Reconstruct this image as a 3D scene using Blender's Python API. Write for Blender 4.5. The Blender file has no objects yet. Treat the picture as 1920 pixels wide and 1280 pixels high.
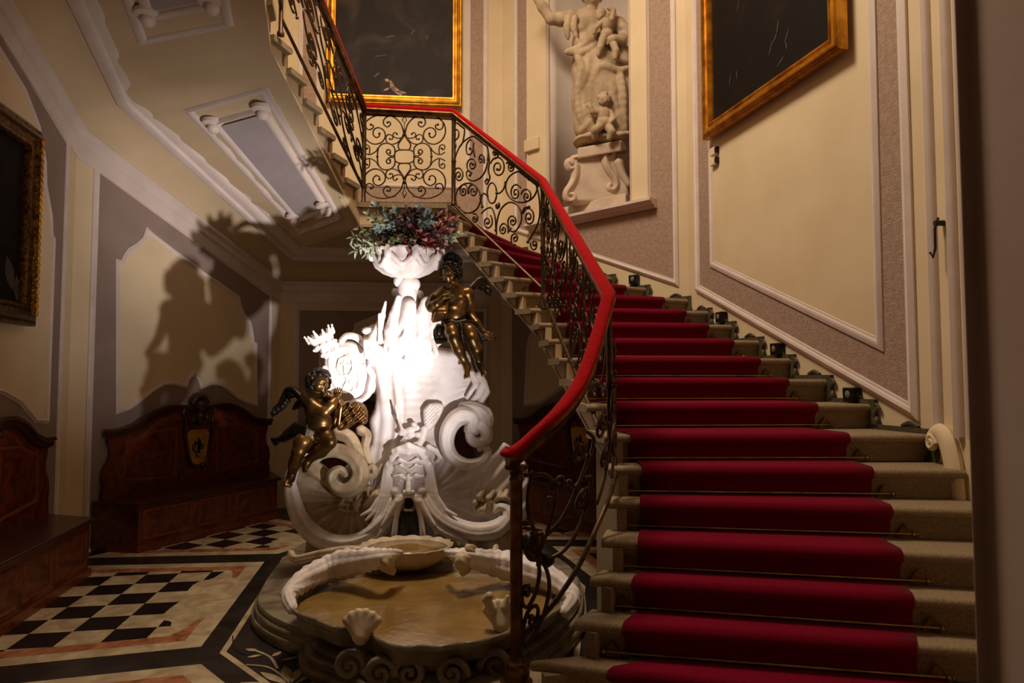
import bpy, bmesh, math, random
import numpy as np
from mathutils import Vector, Matrix

random.seed(7)
RNG = np.random.default_rng(7)
C = bpy.context.scene.collection
S = bpy.context.scene
PI = math.pi

# ------------------------------------------------------------------ camera, exposure, world, lights
PITCH, EYE, FOC = math.radians(2.97), 1.566, 1280.0
cam = bpy.data.cameras.new('camera')
cam.sensor_width = 36.0
cam.lens = 36.0 * FOC / 1920.0
cam.clip_start = 0.05
cam.dof.use_dof = True
cam.dof.focus_distance = 5.0
cam.dof.aperture_fstop = 2.8
camo = bpy.data.objects.new('camera', cam)
camo.location = (0, 0, EYE)
camo.rotation_euler = (PI / 2 + PITCH, 0, 0)
C.objects.link(camo)
S.camera = camo
S.view_settings.view_transform = 'Standard'
S.view_settings.look = 'None'
S.view_settings.exposure = 0.0
S.view_settings.gamma = 1.0
S.view_settings.use_curve_mapping = False

world = bpy.data.worlds.new('world')
S.world = world
world.use_nodes = True
world.node_tree.nodes['Background'].inputs[0].default_value = (1.0, 0.75, 0.5, 1)
world.node_tree.nodes['Background'].inputs[1].default_value = 0.009


def lamp(name, kind, loc, target, energy, color, **kw):
    d = bpy.data.lights.new(name, kind)
    d.energy = energy
    d.color = color
    for k, v in kw.items():
        setattr(d, k, v)
    o = bpy.data.objects.new(name, d)
    o.location = loc
    v = Vector(target) - Vector(loc)
    o.rotation_euler = v.to_track_quat('-Z', 'Y').to_euler()
    C.objects.link(o)
    return o


# the white floor spot in front of the fountain, and the warm lamps high in the stairwell
SPOT_AIM = Vector((-1.40, 5.20, 2.05))
SPOT_LAMP = Vector((0.06, 3.37, 0.80))
SPOT_BODY = SPOT_LAMP - (SPOT_AIM - SPOT_LAMP).normalized() * 0.09
lamp('fountain_spot', 'SPOT', SPOT_LAMP, SPOT_AIM, 235, (1.0, 0.93, 0.92), spot_size=math.radians(67), spot_blend=1.0, shadow_soft_size=0.03)
lamp('cornice_boost_spot', 'SPOT', SPOT_LAMP, SPOT_LAMP + Vector((-3.2, 4.1, 2.85)), 440, (1.0, 0.90, 0.87), spot_size=math.radians(38), spot_blend=1.0, shadow_soft_size=0.03)  # second narrow lamp added at the spotlight to brighten the cornice
lamp('stairwell_lamp', 'AREA', (-0.9, 4.4, 7.2), (-0.5, 4.8, 0), 232, (1.0, 0.82, 0.62), size=1.4)
lamp('entrance_lamp', 'SPOT', (0.30, 1.0, 3.1), (-1.2, 8.0, 1.9), 15, (1.0, 0.84, 0.66), spot_size=math.radians(50), spot_blend=0.7, shadow_soft_size=0.10)
lamp('upper_hall_lamp', 'POINT', (-0.6, 4.6, 6.2), (0, 5, 0), 45, (1.0, 0.82, 0.62), shadow_soft_size=0.35)


# ------------------------------------------------------------------ pixel <-> place
def ray(px, py):
    u = (px - 960) / FOC
    v = (640 - py) / FOC
    return np.array([u, math.cos(PITCH) - v * math.sin(PITCH), math.sin(PITCH) + v * math.cos(PITCH)])


def at(px, py, Y):
    d = ray(px, py)
    t = Y / d[1]
    return Vector((d[0] * t, Y, EYE + d[2] * t))


def atz(px, py, z):
    d = ray(px, py)
    t = (z - EYE) / d[2]
    return Vector((d[0] * t, d[1] * t, z))


def V(*a):
    return Vector(a)


# ------------------------------------------------------------------ materials
def srgb(r, g, b):
    f = lambda c: (c / 255 / 12.92) if c / 255 <= 0.04045 else ((c / 255 + 0.055) / 1.055) ** 2.4
    return (f(r), f(g), f(b), 1)


def mat(name, col, rough=0.6, metal=0.0, col2=None, nscale=6.0, detail=4.0, bump=0.0, bscale=40.0, lo=0.35, hi=0.65, sheen=0.0, coat=0.0, ntype='noise', dist=0.0, spec=None):
    m = bpy.data.materials.new(name)
    m.use_nodes = True
    nt = m.node_tree
    b = nt.nodes['Principled BSDF']
    b.inputs['Base Color'].default_value = col
    b.inputs['Roughness'].default_value = rough
    b.inputs['Metallic'].default_value = metal
    if sheen:
        b.inputs['Sheen Weight'].default_value = sheen
        b.inputs['Sheen Roughness'].default_value = 0.4
    if coat:
        b.inputs['Coat Weight'].default_value = coat
        b.inputs['Coat Roughness'].default_value = 0.15
    if spec is not None:
        b.inputs['Specular IOR Level'].default_value = spec
    tc = nt.nodes.new('ShaderNodeTexCoord')
    if col2 is not None:
        n = nt.nodes.new('ShaderNodeTexNoise')
        n.inputs['Scale'].default_value = nscale
        n.inputs['Detail'].default_value = detail
        n.inputs['Distortion'].default_value = dist
        nt.links.new(tc.outputs['Object'], n.inputs['Vector'])
        r = nt.nodes.new('ShaderNodeValToRGB')
        r.color_ramp.elements[0].position = lo
        r.color_ramp.elements[1].position = hi
        r.color_ramp.elements[0].color = col
        r.color_ramp.elements[1].color = col2
        nt.links.new(n.outputs[0], r.inputs[0])
        nt.links.new(r.outputs[0], b.inputs['Base Color'])
    if bump:
        n2 = nt.nodes.new('ShaderNodeTexNoise')
        n2.inputs['Scale'].default_value = bscale
        n2.inputs['Detail'].default_value = 5
        nt.links.new(tc.outputs['Object'], n2.inputs['Vector'])
        bp = nt.nodes.new('ShaderNodeBump')
        bp.inputs['Strength'].default_value = bump
        bp.inputs['Distance'].default_value = 0.01
        nt.links.new(n2.outputs[0], bp.inputs['Height'])
        nt.links.new(bp.outputs[0], b.inputs['Normal'])
    return m


M = {}
M['cream'] = mat('cream_plaster', srgb(226, 205, 168), 0.75, col2=srgb(218, 196, 158), nscale=2.0, bump=0.05, bscale=30)
M['taupe'] = mat('taupe_stucco', srgb(176, 149, 130), 0.9, col2=srgb(160, 133, 114), nscale=30, bump=0.6, bscale=75)
M['niche'] = mat('niche_plaster', srgb(212, 196, 182), 0.85, col2=srgb(202, 186, 172), nscale=3)
M['taupe_smooth'] = mat('taupe_plaster', srgb(152, 131, 120), 0.85, col2=srgb(143, 122, 112), nscale=3, bump=0.06, bscale=60)
M['white'] = mat('white_moulding', srgb(222, 206, 196), 0.6, col2=srgb(212, 196, 186), nscale=5)
M['soffit'] = mat('soffit_plaster', srgb(206, 182, 146), 0.75, col2=srgb(198, 174, 138), nscale=2)
M['mauve'] = mat('mauve_plaster', srgb(172, 160, 160), 0.75, col2=srgb(164, 152, 152), nscale=2)
M['stone'] = mat('step_stone', srgb(154, 132, 100), 0.75, col2=srgb(118, 100, 76), nscale=110, detail=8, bump=0.12, bscale=120)
M['stone_dark'] = mat('skirting_stone', srgb(88, 78, 52), 0.6, col2=srgb(60, 54, 36), nscale=30, bump=0.3, bscale=40)
M['carpet'] = mat('red_carpet', srgb(122, 3, 36), 0.95, col2=srgb(104, 2, 28), nscale=140, bump=0.35, bscale=350, sheen=0.03, spec=0.1)
M['velvet'] = mat('red_velvet', srgb(168, 4, 12), 0.9, col2=srgb(150, 2, 10), nscale=40, sheen=0.08, spec=0.1)
M['iron'] = mat('wrought_iron', srgb(58, 42, 30), 0.42, 0.75, col2=srgb(86, 64, 40), nscale=20)
M['railbrass'] = mat('aged_brass', srgb(120, 84, 44), 0.38, 0.85, col2=srgb(78, 52, 28), nscale=14)
M['rod'] = mat('rod_brass', srgb(170, 140, 84), 0.3, 0.9, col2=srgb(130, 104, 60), nscale=10)
M['gold'] = mat('gilt', srgb(214, 158, 52), 0.34, 0.9, col2=srgb(158, 102, 30), nscale=9)
M['gold_dark'] = mat('dark_gilt', srgb(130, 92, 34), 0.35, 0.9, col2=srgb(60, 40, 16), nscale=26, bump=0.5, bscale=60)
M['wood'] = mat('walnut_burl', srgb(70, 26, 12), 0.32, col2=srgb(118, 52, 22), nscale=7, detail=8, dist=1.8, coat=0.3)
M['wood_dark'] = mat('dark_walnut', srgb(48, 20, 12), 0.35, col2=srgb(66, 28, 16), nscale=12, coat=0.3)
M['wood_inlay'] = mat('inlaid_walnut', srgb(128, 62, 26), 0.35, col2=srgb(98, 42, 18), nscale=14, dist=1.0, coat=0.3)
M['marble'] = mat('white_marble', srgb(232, 222, 218), 0.5, col2=srgb(190, 174, 164), nscale=4, detail=10, dist=1.0, lo=0.45, hi=0.75, bump=0.45, bscale=20)
M['marble_warm'] = mat('aged_marble', srgb(206, 186, 156), 0.5, col2=srgb(160, 136, 104), nscale=6, detail=8, dist=0.8, bump=0.2, bscale=14)
M['marble_grey'] = mat('grey_marble', srgb(146, 134, 112), 0.3, col2=srgb(104, 92, 74), nscale=5, detail=8, dist=1.2)
M['moss'] = mat('mossy_stone', srgb(70, 74, 62), 0.7, col2=srgb(44, 46, 38), nscale=20, bump=0.3)
M['hole'] = mat('mouth_shade', srgb(40, 26, 18), 0.8)  # shade of the mask's open mouth, put into the colour
M['bronze'] = mat('dark_bronze', srgb(124, 90, 50), 0.36, 0.88, col2=srgb(72, 56, 30), nscale=5, detail=3, bump=0.05, bscale=20)
M['bronze_black'] = mat('blackened_bronze', srgb(52, 42, 32), 0.42, 0.85, col2=srgb(34, 28, 22), nscale=8, bump=0.15, bscale=60)
M['bronze_gilt'] = mat('pale_bronze', srgb(150, 112, 70), 0.33, 0.95, col2=srgb(92, 64, 34), nscale=8)  # paler and more metallic than the dark bronze
M['statue'] = mat('sandstone', srgb(196, 172, 142), 0.85, col2=srgb(160, 138, 110), nscale=6, detail=6, bump=0.15, bscale=50)
M['pedestal'] = mat('pedestal_stone', srgb(216, 194, 172), 0.85, col2=srgb(194, 170, 148), nscale=5, bump=0.12, bscale=40)
M['water'] = mat('murky_water', srgb(146, 116, 66), 0.08, col2=srgb(122, 94, 50), nscale=4, bump=0.35, bscale=16)
M['black_marble'] = mat('black_marble', srgb(22, 19, 20), 0.22, col2=srgb(34, 29, 28), nscale=5, detail=8, dist=1.0)
M['floor_cream'] = mat('cream_marble', srgb(196, 176, 142), 0.24, col2=srgb(158, 136, 104), nscale=6, detail=8, dist=1.0)
M['floor_pink'] = mat('pink_marble', srgb(178, 120, 84), 0.24, col2=srgb(132, 78, 50), nscale=7, detail=8, dist=1.5)
M['floor_base'] = mat('dark_floor_stone', srgb(46, 40, 36), 0.26, col2=srgb(30, 26, 24), nscale=4, detail=6, dist=1.2)
M['canvas'] = mat('dark_canvas', srgb(46, 39, 37), 0.65, col2=srgb(78, 66, 60), nscale=2.2, detail=10, dist=1.2, lo=0.45, hi=0.8, spec=0.2)
M['canvas_brown'] = mat('brown_canvas', srgb(18, 12, 8), 0.7, col2=srgb(40, 27, 16), nscale=2.6, detail=10, dist=1.4, lo=0.5, hi=0.85, spec=0.15)
M['paint_flesh'] = mat('flesh_paint', srgb(190, 140, 80), 0.5, col2=srgb(110, 76, 44), nscale=18)
M['paint_grey'] = mat('grey_paint', srgb(78, 66, 56), 0.6, col2=srgb(48, 40, 34), nscale=18)
M['plaque'] = mat('brass_plaque', srgb(206, 156, 60), 0.45, 0.35, col2=srgb(176, 126, 44), nscale=8)
M['black'] = mat('black_metal', srgb(20, 19, 18), 0.4, 0.3)
M['lens'] = mat('lamp_lens', srgb(120, 116, 104), 0.1)
M['dark_hall'] = mat('dark_hall_plaster', srgb(92, 78, 66), 0.85)  # unseen walls, coloured dark to cut the light bounced onto the risers
M['jamb'] = mat('jamb_plaster', srgb(176, 152, 138), 0.85, col2=srgb(166, 138, 122), nscale=2)
M['leaf_blue'] = mat('blue_green_leaf', srgb(124, 146, 150), 0.6, col2=srgb(86, 106, 112), nscale=9)
M['leaf_grey'] = mat('grey_green_leaf', srgb(158, 166, 140), 0.6, col2=srgb(112, 124, 96), nscale=9)
M['leaf_red'] = mat('red_leaf', srgb(148, 56, 62), 0.6, col2=srgb(92, 40, 46), nscale=9)
M['leaf_brown'] = mat('brown_leaf', srgb(112, 74, 62), 0.65, col2=srgb(66, 44, 40), nscale=9)
M['leaf_green'] = mat('olive_leaf', srgb(104, 104, 56), 0.6, col2=srgb(66, 70, 38), nscale=9)
M['stem'] = mat('dry_stem', srgb(84, 66, 46), 0.8)
M['blackened_red'] = mat('dark_wine_leaf', srgb(70, 34, 40), 0.65, col2=srgb(44, 26, 30), nscale=9)


# ------------------------------------------------------------------ mesh helpers
class MB:
    def __init__(self):
        self.v, self.f, self.m = [], [], []

    def add(self, vs, fs, mi=0):
        o = len(self.v)
        self.v += [tuple(p) for p in vs]
        self.f += [tuple(i + o for i in q) for q in fs]
        self.m += [mi] * len(fs)

    def quad(self, a, b, c, d, mi=0):
        self.add((a, b, c, d), ((0, 1, 2, 3),), mi)

    def loft(self, rings, closed_ring=True, cap=True, closed_path=False, mi=0):
        n = len(rings[0])
        vs = [p for r in rings for p in r]
        fs = []
        R = len(rings)
        for i in range(R if closed_path else R - 1):
            a, b = i * n, ((i + 1) % R) * n
            for j in range(n if closed_ring else n - 1):
                k = (j + 1) % n
                fs.append((a + j, a + k, b + k, b + j))
        if cap and closed_ring and not closed_path:
            fs.append(tuple(range(n - 1, -1, -1)))
            fs.append(tuple(range((R - 1) * n, R * n)))
        self.add(vs, fs, mi)

    def prism(self, poly, off, mi=0):
        """poly: list of 3D points; off: extrusion Vector"""
        n = len(poly)
        a = [Vector(p) for p in poly]
        b = [p + off for p in a]
        fs = [tuple(range(n)), tuple(range(2 * n - 1, n - 1, -1))]
        fs += [(j, j + n, (j + 1) % n + n, (j + 1) % n) for j in range(n)]
        self.add(a + b, fs, mi)

    def box(self, lo, hi, mi=0):
        x0, y0, z0 = lo
        x1, y1, z1 = hi
        self.prism([V(x0, y0, z0), V(x1, y0, z0), V(x1, y1, z0), V(x0, y1, z0)], V(0, 0, z1 - z0), mi)

    def tube(self, pts, rad, n=6, mi=0, flat=1.0, closed=False):
        pts = [Vector(p) for p in pts]
        R = len(pts)
        if not hasattr(rad, '__len__'):
            rad = [rad] * R
        t = []
        for i in range(R):
            if closed:
                d = pts[(i + 1) % R] - pts[i - 1]
            else:
                d = pts[min(i + 1, R - 1)] - pts[max(i - 1, 0)]
            t.append(d.normalized() if d.length > 1e-9 else Vector((0, 0, 1)))
        up = Vector((0, 0, 1)) if abs(t[0].z) < 0.9 else Vector((1, 0, 0))
        u = (up - t[0] * up.dot(t[0])).normalized()
        rings = []
        for i in range(R):
            u = (u - t[i] * u.dot(t[i]))
            u = u.normalized() if u.length > 1e-6 else t[i].orthogonal().normalized()
            w = t[i].cross(u)
            rings.append([pts[i] + (u * math.cos(2 * PI * j / n) + w * math.sin(2 * PI * j / n) * flat) * rad[i] for j in range(n)])
        self.loft(rings, closed_path=closed, mi=mi)

    def ball(self, c, r, n=10, mi=0, sc=(1, 1, 1)):
        c = Vector(c)
        rings = []
        for i in range(1, n):
            a = PI * i / n
            rings.append([c + V(r * sc[0] * math.sin(a) * math.cos(2 * PI * j / n), r * sc[1] * math.sin(a) * math.sin(2 * PI * j / n), r * sc[2] * math.cos(a)) for j in range(n)])
        self.loft(rings, mi=mi)

    def lathe(self, c, prof, n=24, mi=0, sx=1.0, sy=1.0, wob=None):
        """prof [(r,z)] about the vertical axis through c"""
        c = Vector(c)
        rings = []
        for r, z in prof:
            ring = []
            for j in range(n):
                a = 2 * PI * j / n
                k = 1.0 if wob is None else wob(a, r, z)
                ring.append(c + V(r * k * sx * math.cos(a), r * k * sy * math.sin(a), z))
            rings.append(ring)
        self.loft(rings, mi=mi)

    def build(self, name, m, parent=None, smooth=False, bevel=0.0):
        me = bpy.data.meshes.new(name)
        me.from_pydata(self.v, [], self.f)
        for k in (m if isinstance(m, (list, tuple)) else [m]):
            me.materials.append(k)
        me.polygons.foreach_set('material_index', self.m)
        bm = bmesh.new()
        bm.from_mesh(me)
        bmesh.ops.recalc_face_normals(bm, faces=bm.faces)
        bm.to_mesh(me)
        bm.free()
        if smooth:
            me.shade_smooth()
            if smooth != 'full':
                try:
                    me.set_sharp_from_angle(angle=math.radians(45))
                except Exception:
                    pass
        o = bpy.data.objects.new(name, me)
        C.objects.link(o)
        if parent is not None:
            o.parent = parent
            o.matrix_parent_inverse = Matrix.Translation(parent.location).inverted() if parent.rotation_euler[2] == 0 else parent.matrix_basis.inverted()
        if bevel:
            b = o.modifiers.new('bevel', 'BEVEL')
            b.width = bevel
            b.segments = 2
            b.limit_method = 'ANGLE'
        return o


def tag(o, label=None, cat=None, group=None, kind=None):
    for k, v in (('label', label), ('category', cat), ('group', group), ('kind', kind)):
        if v:
            o[k] = v
    return o


def thing(name, label, cat, loc=(0, 0, 0), group=None):
    o = bpy.data.objects.new(name, None)
    o.empty_display_size = 0.1
    o.location = loc
    C.objects.link(o)
    return tag(o, label, cat, group)


def struct(o, label=None):
    o['kind'] = 'structure'
    if label:
        o['label'] = label
    return o


def lerp(a, b, t):
    return a + (b - a) * t


def smooth_path(pts, n=6):
    """Catmull-Rom through pts (any dimension)"""
    P = [np.array(p, float) for p in pts]
    out = []
    for i in range(len(P) - 1):
        p0 = P[max(i - 1, 0)]
        p1, p2 = P[i], P[i + 1]
        p3 = P[min(i + 2, len(P) - 1)]
        for k in range(n):
            t = k / n
            out.append(0.5 * ((2 * p1) + (-p0 + p2) * t + (2 * p0 - 5 * p1 + 4 * p2 - p3) * t * t + (-p0 + 3 * p1 - 3 * p2 + p3) * t ** 3))
    out.append(P[-1])
    return out


# ------------------------------------------------------------------ the stairwell plan
C0 = V(-3.35, 3.15, 0)
C1 = V(-3.90, 6.019, 0)
C2 = V(-2.812, 8.25, 0)
C3 = V(-0.127, 8.485, 0)
C4 = V(1.73, 6.65, 0)
C5 = V(2.391, 3.911, 0)
C6 = V(2.22, 1.9, 0)
MID = V(-0.8, 5.2, 0)
TOP = 7.6


class Wall:
    def __init__(s, a, b):
        s.a, s.b = a, b
        s.L = (b - a).length
        s.d = (b - a).normalized()
        n = V(-s.d.y, s.d.x, 0)
        s.n = n if n.dot(MID - a) > 0 else -n

    def p(s, t, z, out=0.0):
        q = s.a + s.d * t + s.n * out
        return V(q.x, q.y, z)

    def poly(s, pts, out0, out1, mb, mi=0):
        mb.prism([s.p(t, z, out0) for t, z in pts], s.n * (out1 - out0), mi)

    def mould(s, pts, w, d, mb, closed=True, base=0.0, prof=None):
        """a moulding along a polyline on the wall, mitred"""
        P = [np.array(p, float) for p in pts]
        n = len(P)
        prof = prof or [(-0.5, 0), (-0.5, 0.45), (-0.3, 0.75), (-0.1, 1.0), (0.12, 0.8), (0.2, 0.45), (0.42, 0.4), (0.5, 0)]
        rings = []
        for i in range(n):
            def nrm(a, b):
                e = b - a
                e = e / (np.linalg.norm(e) + 1e-9)
                return np.array([-e[1], e[0]])
            if closed or 0 < i < n - 1:
                n1, n2 = nrm(P[i - 1], P[i]), nrm(P[i], P[(i + 1) % n])
                mvec = n1 + n2
                mvec = mvec / max(np.linalg.norm(mvec), 1e-6)
                mvec = mvec / max(mvec.dot(n1), 0.45)
            else:
                mvec = nrm(P[0], P[1]) if i == 0 else nrm(P[-2], P[-1])
            rings.append([s.p(P[i][0] + mvec[0] * u * w, P[i][1] + mvec[1] * u * w, base + h * d) for u, h in prof])
        mb.loft(rings, closed_path=closed)


WA, WB, WC, WD, WE, WF = Wall(C1, C0), Wall(C2, C1), Wall(C3, C2), Wall(C4, C3), Wall(C4, C5), Wall(C5, C6)

# stair stations: nosing ends on the well side (I) and on the wall side (O)
R = 0.155
I, O = {}, {}
for n, a, b in ((1, (-0.30, 3.02), (2.1, 2.30)), (2, (0.13, 3.08), (2.17, 2.52)), (3, (0.33, 3.13), (2.24, 2.76)), (4, (0.42, 3.27), (2.29, 2.87)), (5, (0.49, 3.375), (2.315, 3.03)), (6, (0.54, 3.56), (2.33, 3.30)), (7, (0.57, 3.69), (2.35, 3.56)), (8, (0.575, 3.86), (2.386, 3.885))):
    I[n], O[n] = V(*a, 0), V(*b, 0)
P5, P4, P3, P2, P1 = V(0.575, 3.86, 0), V(0.22, 6.0, 0), V(-0.63, 6.62, 0), V(-1.48, 6.57, 0), V(-1.86, 5.15, 0)
P0 = V(-1.50, 3.4, 0)
for n in range(9, 15):
    I[n] = lerp(P5, P4, (n - 8) / 6)
for n in range(9, 16):
    O[n] = WE.p(WE.L - 0.03 - (n - 8) * 0.3945, 0)
for n in range(15, 22):
    I[n] = lerp(P4, P3, (n - 14) / 7)
for n in range(16, 22):
    O[n] = WD.p(0.03 + (n - 15) * 0.43, 0)
I[14] = V(0.222, 5.97, 0)
for n in range(22, 29):
    I[n] = lerp(P2, P1, (n - 22 + 0.25) / 6.2)
    O[n] = WB.p(0.06 + (n - 22) * 0.4, 0)
for n in range(29, 36):
    I[n] = lerp(P1, P0, (n - 28) / 7.0 * 0.98)
    O[n] = WA.p(0.02 + (n - 28) * 0.4, 0)
# underside line: (inner, outer, z) at the corners of each flight
SO = 0.22
# ------------------------------------------------------------------ walls
def make_wall(name, w, holes=None):
    mb = MB()
    if not holes:
        mb.prism([w.p(0, 0), w.p(w.L, 0), w.p(w.L, TOP), w.p(0, TOP)], w.n * -0.12)
    else:
        s0, s1, z0, z1 = holes
        for a, b, c, d in ((0, s0, 0, TOP), (s1, w.L, 0, TOP), (s0, s1, 0, z0), (s0, s1, z1, TOP)):
            mb.prism([w.p(a, c), w.p(b, c), w.p(b, d), w.p(a, d)], w.n * -0.12)
    return struct(mb.build(name, M['cream']))


wall_a = make_wall('wall_left', WA)
wall_b = make_wall('wall_rear_left', WB)
wall_c = make_wall('wall_rear', WC)
NI = (0.66, 1.80, 3.38, 6.4)
wall_d = make_wall('wall_rear_right', WD, NI)
wall_e = make_wall('wall_right', WE)
wall_f = make_wall('wall_front_right', WF)
# niche recess
mb = MB()
nc = (NI[0] + NI[1]) / 2
hw = (NI[1] - NI[0]) / 2
ring = []
for z in (NI[2], NI[3]):
    ring.append([WD.p(nc + hw * math.cos(a), z, -0.62 * math.sin(a)) for a in [PI * k / 20 for k in range(21)]])
mb.loft(ring, closed_ring=False, cap=False)
mb.add(ring[0], [tuple(range(21))])
mb.add(ring[1], [tuple(range(21))])
nich = mb.build('niche', M['niche'], wall_d, smooth=True)
nich.modifiers.new('solid', 'SOLIDIFY').thickness = 0.02

# rest of the shell behind and beside the camera
for nm, a, b in (('wall_front_left', C0, V(-2.3, 1.0, 0)), ('wall_entrance_left', V(-2.3, 1.0, 0), V(-1.6, -0.6, 0)), ('wall_front', V(-1.6, -0.6, 0), V(1.9, -0.6, 0)), ('wall_entrance_right', V(1.9, -0.6, 0), C6)):
    mb = MB()
    w = Wall(a, b)
    mb.prism([w.p(0, 0), w.p(w.L, 0), w.p(w.L, TOP), w.p(0, TOP)], w.n * -0.12)
    struct(mb.build(nm, M['dark_hall']))
SHELL = [C0, C1, C2, C3, C4, C5, C6, V(1.9, -0.6, 0), V(-1.6, -0.6, 0), V(-2.3, 1.0, 0)]
mb = MB()
mb.prism([V(p.x, p.y, TOP) for p in SHELL], V(0, 0, 0.1))
struct(mb.build('ceiling', M['cream']))


def arc(c, r, a0, a1, n=8):
    return [(c[0] + r[0] * math.cos(math.radians(lerp(a0, a1, k / n))), c[1] + r[1] * math.sin(math.radians(lerp(a0, a1, k / n)))) for k in range(n + 1)]


def panel_set(wall_obj, w, field, fmat, inner=None, imat=None, fw=0.05, iw=0.055, fd=0.025):
    mb = MB()
    w.poly(field, 0.0, 0.006, mb)
    mb.build('wall_field', fmat, wall_obj)
    if fw:
        mb = MB()
        w.mould(field, fw, fd, mb)
        mb.build('field_moulding', M['white'], wall_obj, smooth=True)
    if inner:
        mb = MB()
        w.poly(inner, 0.006, 0.011, mb)
        mb.build('wall_panel', imat or M['cream'], wall_obj)
        mb = MB()
        w.mould(inner, iw, 0.024, mb, base=0.006)
        mb.build('panel_moulding', M['white'], wall_obj, smooth=True)


# right wall: stucco band following the stair, cream panel inside
panel_set(wall_e, WE, [(0.205, 7.45), (0.2, 2.41), (2.70, 1.367), (2.70, 7.45)], M['taupe'], [(0.485, 7.3), (0.465, 2.60), (2.455, 1.775), (2.485, 7.3)], fw=0.075, iw=0.07, fd=0.035)
# niche wall
fD = [(0.135, 7.45), (0.135, 2.5), (1.189, 2.911), (2.36, 3.375), (2.36, 7.45)]
mb = MB()
WD.poly([(0.135, 7.45), (0.135, 2.5), (0.66, 2.705), (0.66, 7.45)], 0, 0.006, mb)
WD.poly([(1.80, 7.45), (1.80, 3.15), (2.36, 3.375), (2.36, 7.45)], 0, 0.006, mb)
WD.poly([(0.66, 3.38), (0.66, 2.705), (1.80, 3.15), (1.80, 3.38)], 0, 0.006, mb)
mb.build('wall_field', M['taupe'], wall_d)
mb = MB()
WD.mould(fD, 0.06, 0.03, mb)
mb.build('field_moulding', M['white'], wall_d, smooth=True)
mb = MB()
WD.poly([(0.415, 3.38), (0.655, 3.38), (0.655, 7.4), (0.415, 7.4)], 0.0, 0.03, mb)
WD.poly([(1.805, 3.38), (2.14, 3.38), (2.14, 7.4), (1.805, 7.4)], 0.0, 0.03, mb)
mb.build('niche_pilaster', M['cream'], wall_d)
mb = MB()
for s in (0.425, 0.64, 1.82, 2.13):
    WD.mould([(s, 3.38), (s, 7.4)], 0.035, 0.05, mb, closed=False, base=0.0)
mb.build('niche_moulding', M['white'], wall_d, smooth=True)
mb = MB()
WD.poly([(1.93, 4.27), (2.16, 4.27), (2.16, 4.42), (1.93, 4.42)], 0.02, 0.075, mb)
mb.build('niche_bracket', M['cream'], wall_d, bevel=0.01)
mb = MB()
prof = [(0.0, 3.29), (0.05, 3.29), (0.06, 3.315), (0.09, 3.32), (0.12, 3.345), (0.14, 3.35), (0.14, 3.378), (0.0, 3.378)]
mb.loft([[WD.p(s, z, o) for o, z in prof] for s in (0.345, 2.1)])
struct(mb.build('trim_1', M['white']), 'white moulded sill under the statue niche')
# lower panel of the niche wall, under the stair
loD = [(0.4, 1.9)] + [(s, z) for s, z in arc((0.75, 1.9), (0.2, 0.2), 180, 90, 5)] + [(1.3, 2.15)] + arc((1.95, 1.9), (0.2, 0.25), 90, 0, 5) + [(2.2, 1.25), (1.95, 1.27), (1.75, 1.38), (1.5, 1.52), (1.38, 1.53), (1.3, 1.62), (1.22, 1.53), (1.1, 1.52), (0.85, 1.38), (0.65, 1.27), (0.4, 1.25)]
panel_set(wall_d, WD, [(0.16, 0.0), (2.45, 0.0), (2.45, 2.46), (0.16, 1.6)], M['taupe_smooth'], loD, fw=0.06)
# painting wall: stucco frame with a cream panel
panel_set(wall_c, WC, [(0.21, 3.27), (2.5, 3.27), (2.5, 7.45), (0.21, 7.45)], M['taupe'], [(0.425, 3.94), (2.28, 3.94), (2.28, 7.35), (0.425, 7.35)], fw=0.06, iw=0.05)
loC = [(0.5, 1.95), (0.56, 1.98)] + arc((0.62, 2.2), (0.3, 0.22), 270, 360, 6) + [(1.35, 2.38)] + arc((2.08, 2.2), (0.3, 0.22), 180, 270, 6) + [(2.2, 1.95), (2.2, 1.25), (1.95, 1.27), (1.7, 1.42), (1.5, 1.5), (1.42, 1.5), (1.35, 1.6), (1.28, 1.5), (1.2, 1.5), (1.0, 1.42), (0.75, 1.27), (0.5, 1.25)]
panel_set(wall_c, WC, [(0.2, 0.0), (2.49, 0.0), (2.49, 2.40), (0.2, 2.40)], M['taupe_smooth'], loC, fw=0.06)


def wpx(px, py, w):
    d = ray(px, py)
    n = w.n
    t = (w.a.x * n.x + w.a.y * n.y) / (d[0] * n.x + d[1] * n.y)
    q = V(d[0] * t, d[1] * t, 0)
    return ((q - w.a).dot(w.d), EYE + d[2] * t)


# lower left walls: ogee panels above the benches
kx = 560 / 1920.0
tr = [(755, 1270), (755, 312), (785, 318), (800, 280), (830, 235), (880, 205), (925, 165), (945, 112), (970, 135), (1100, 235), (1300, 385), (1525, 540), (1538, 600), (1560, 650), (1600, 700), (1615, 770), (1622, 830), (1638, 838), (1640, 1222), (1590, 1210), (1530, 1180), (1470, 1130), (1420, 1095), (1360, 1085), (1295, 1110), (1280, 1060), (1245, 1020), (1205, 1060), (1190, 1108), (1120, 1085), (1050, 1090), (980, 1130), (900, 1195), (830, 1245)]
loB = [wpx(x * kx, 400 + y * kx, WB) for x, y in tr]
panel_set(wall_b, WB, [(0.155, 0.0), (2.295, 0.0), (2.295, 3.48), (0.155, 2.54)], M['taupe_smooth'], loB, fw=0.06, iw=0.05)
loA = [(0.40, 1.20), (0.40, 2.72), (0.44, 2.73), (0.47, 2.9), (0.58, 3.12), (0.60, 3.3), (0.72, 3.55), (0.95, 3.75), (2.2, 4.25), (2.35, 3.9), (2.4, 3.5), (2.4, 1.2), (2.2, 1.22), (1.95, 1.38), (1.7, 1.48), (1.5, 1.48), (1.4, 1.58), (1.3, 1.48), (1.1, 1.46), (0.85, 1.38), (0.6, 1.22)]
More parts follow.
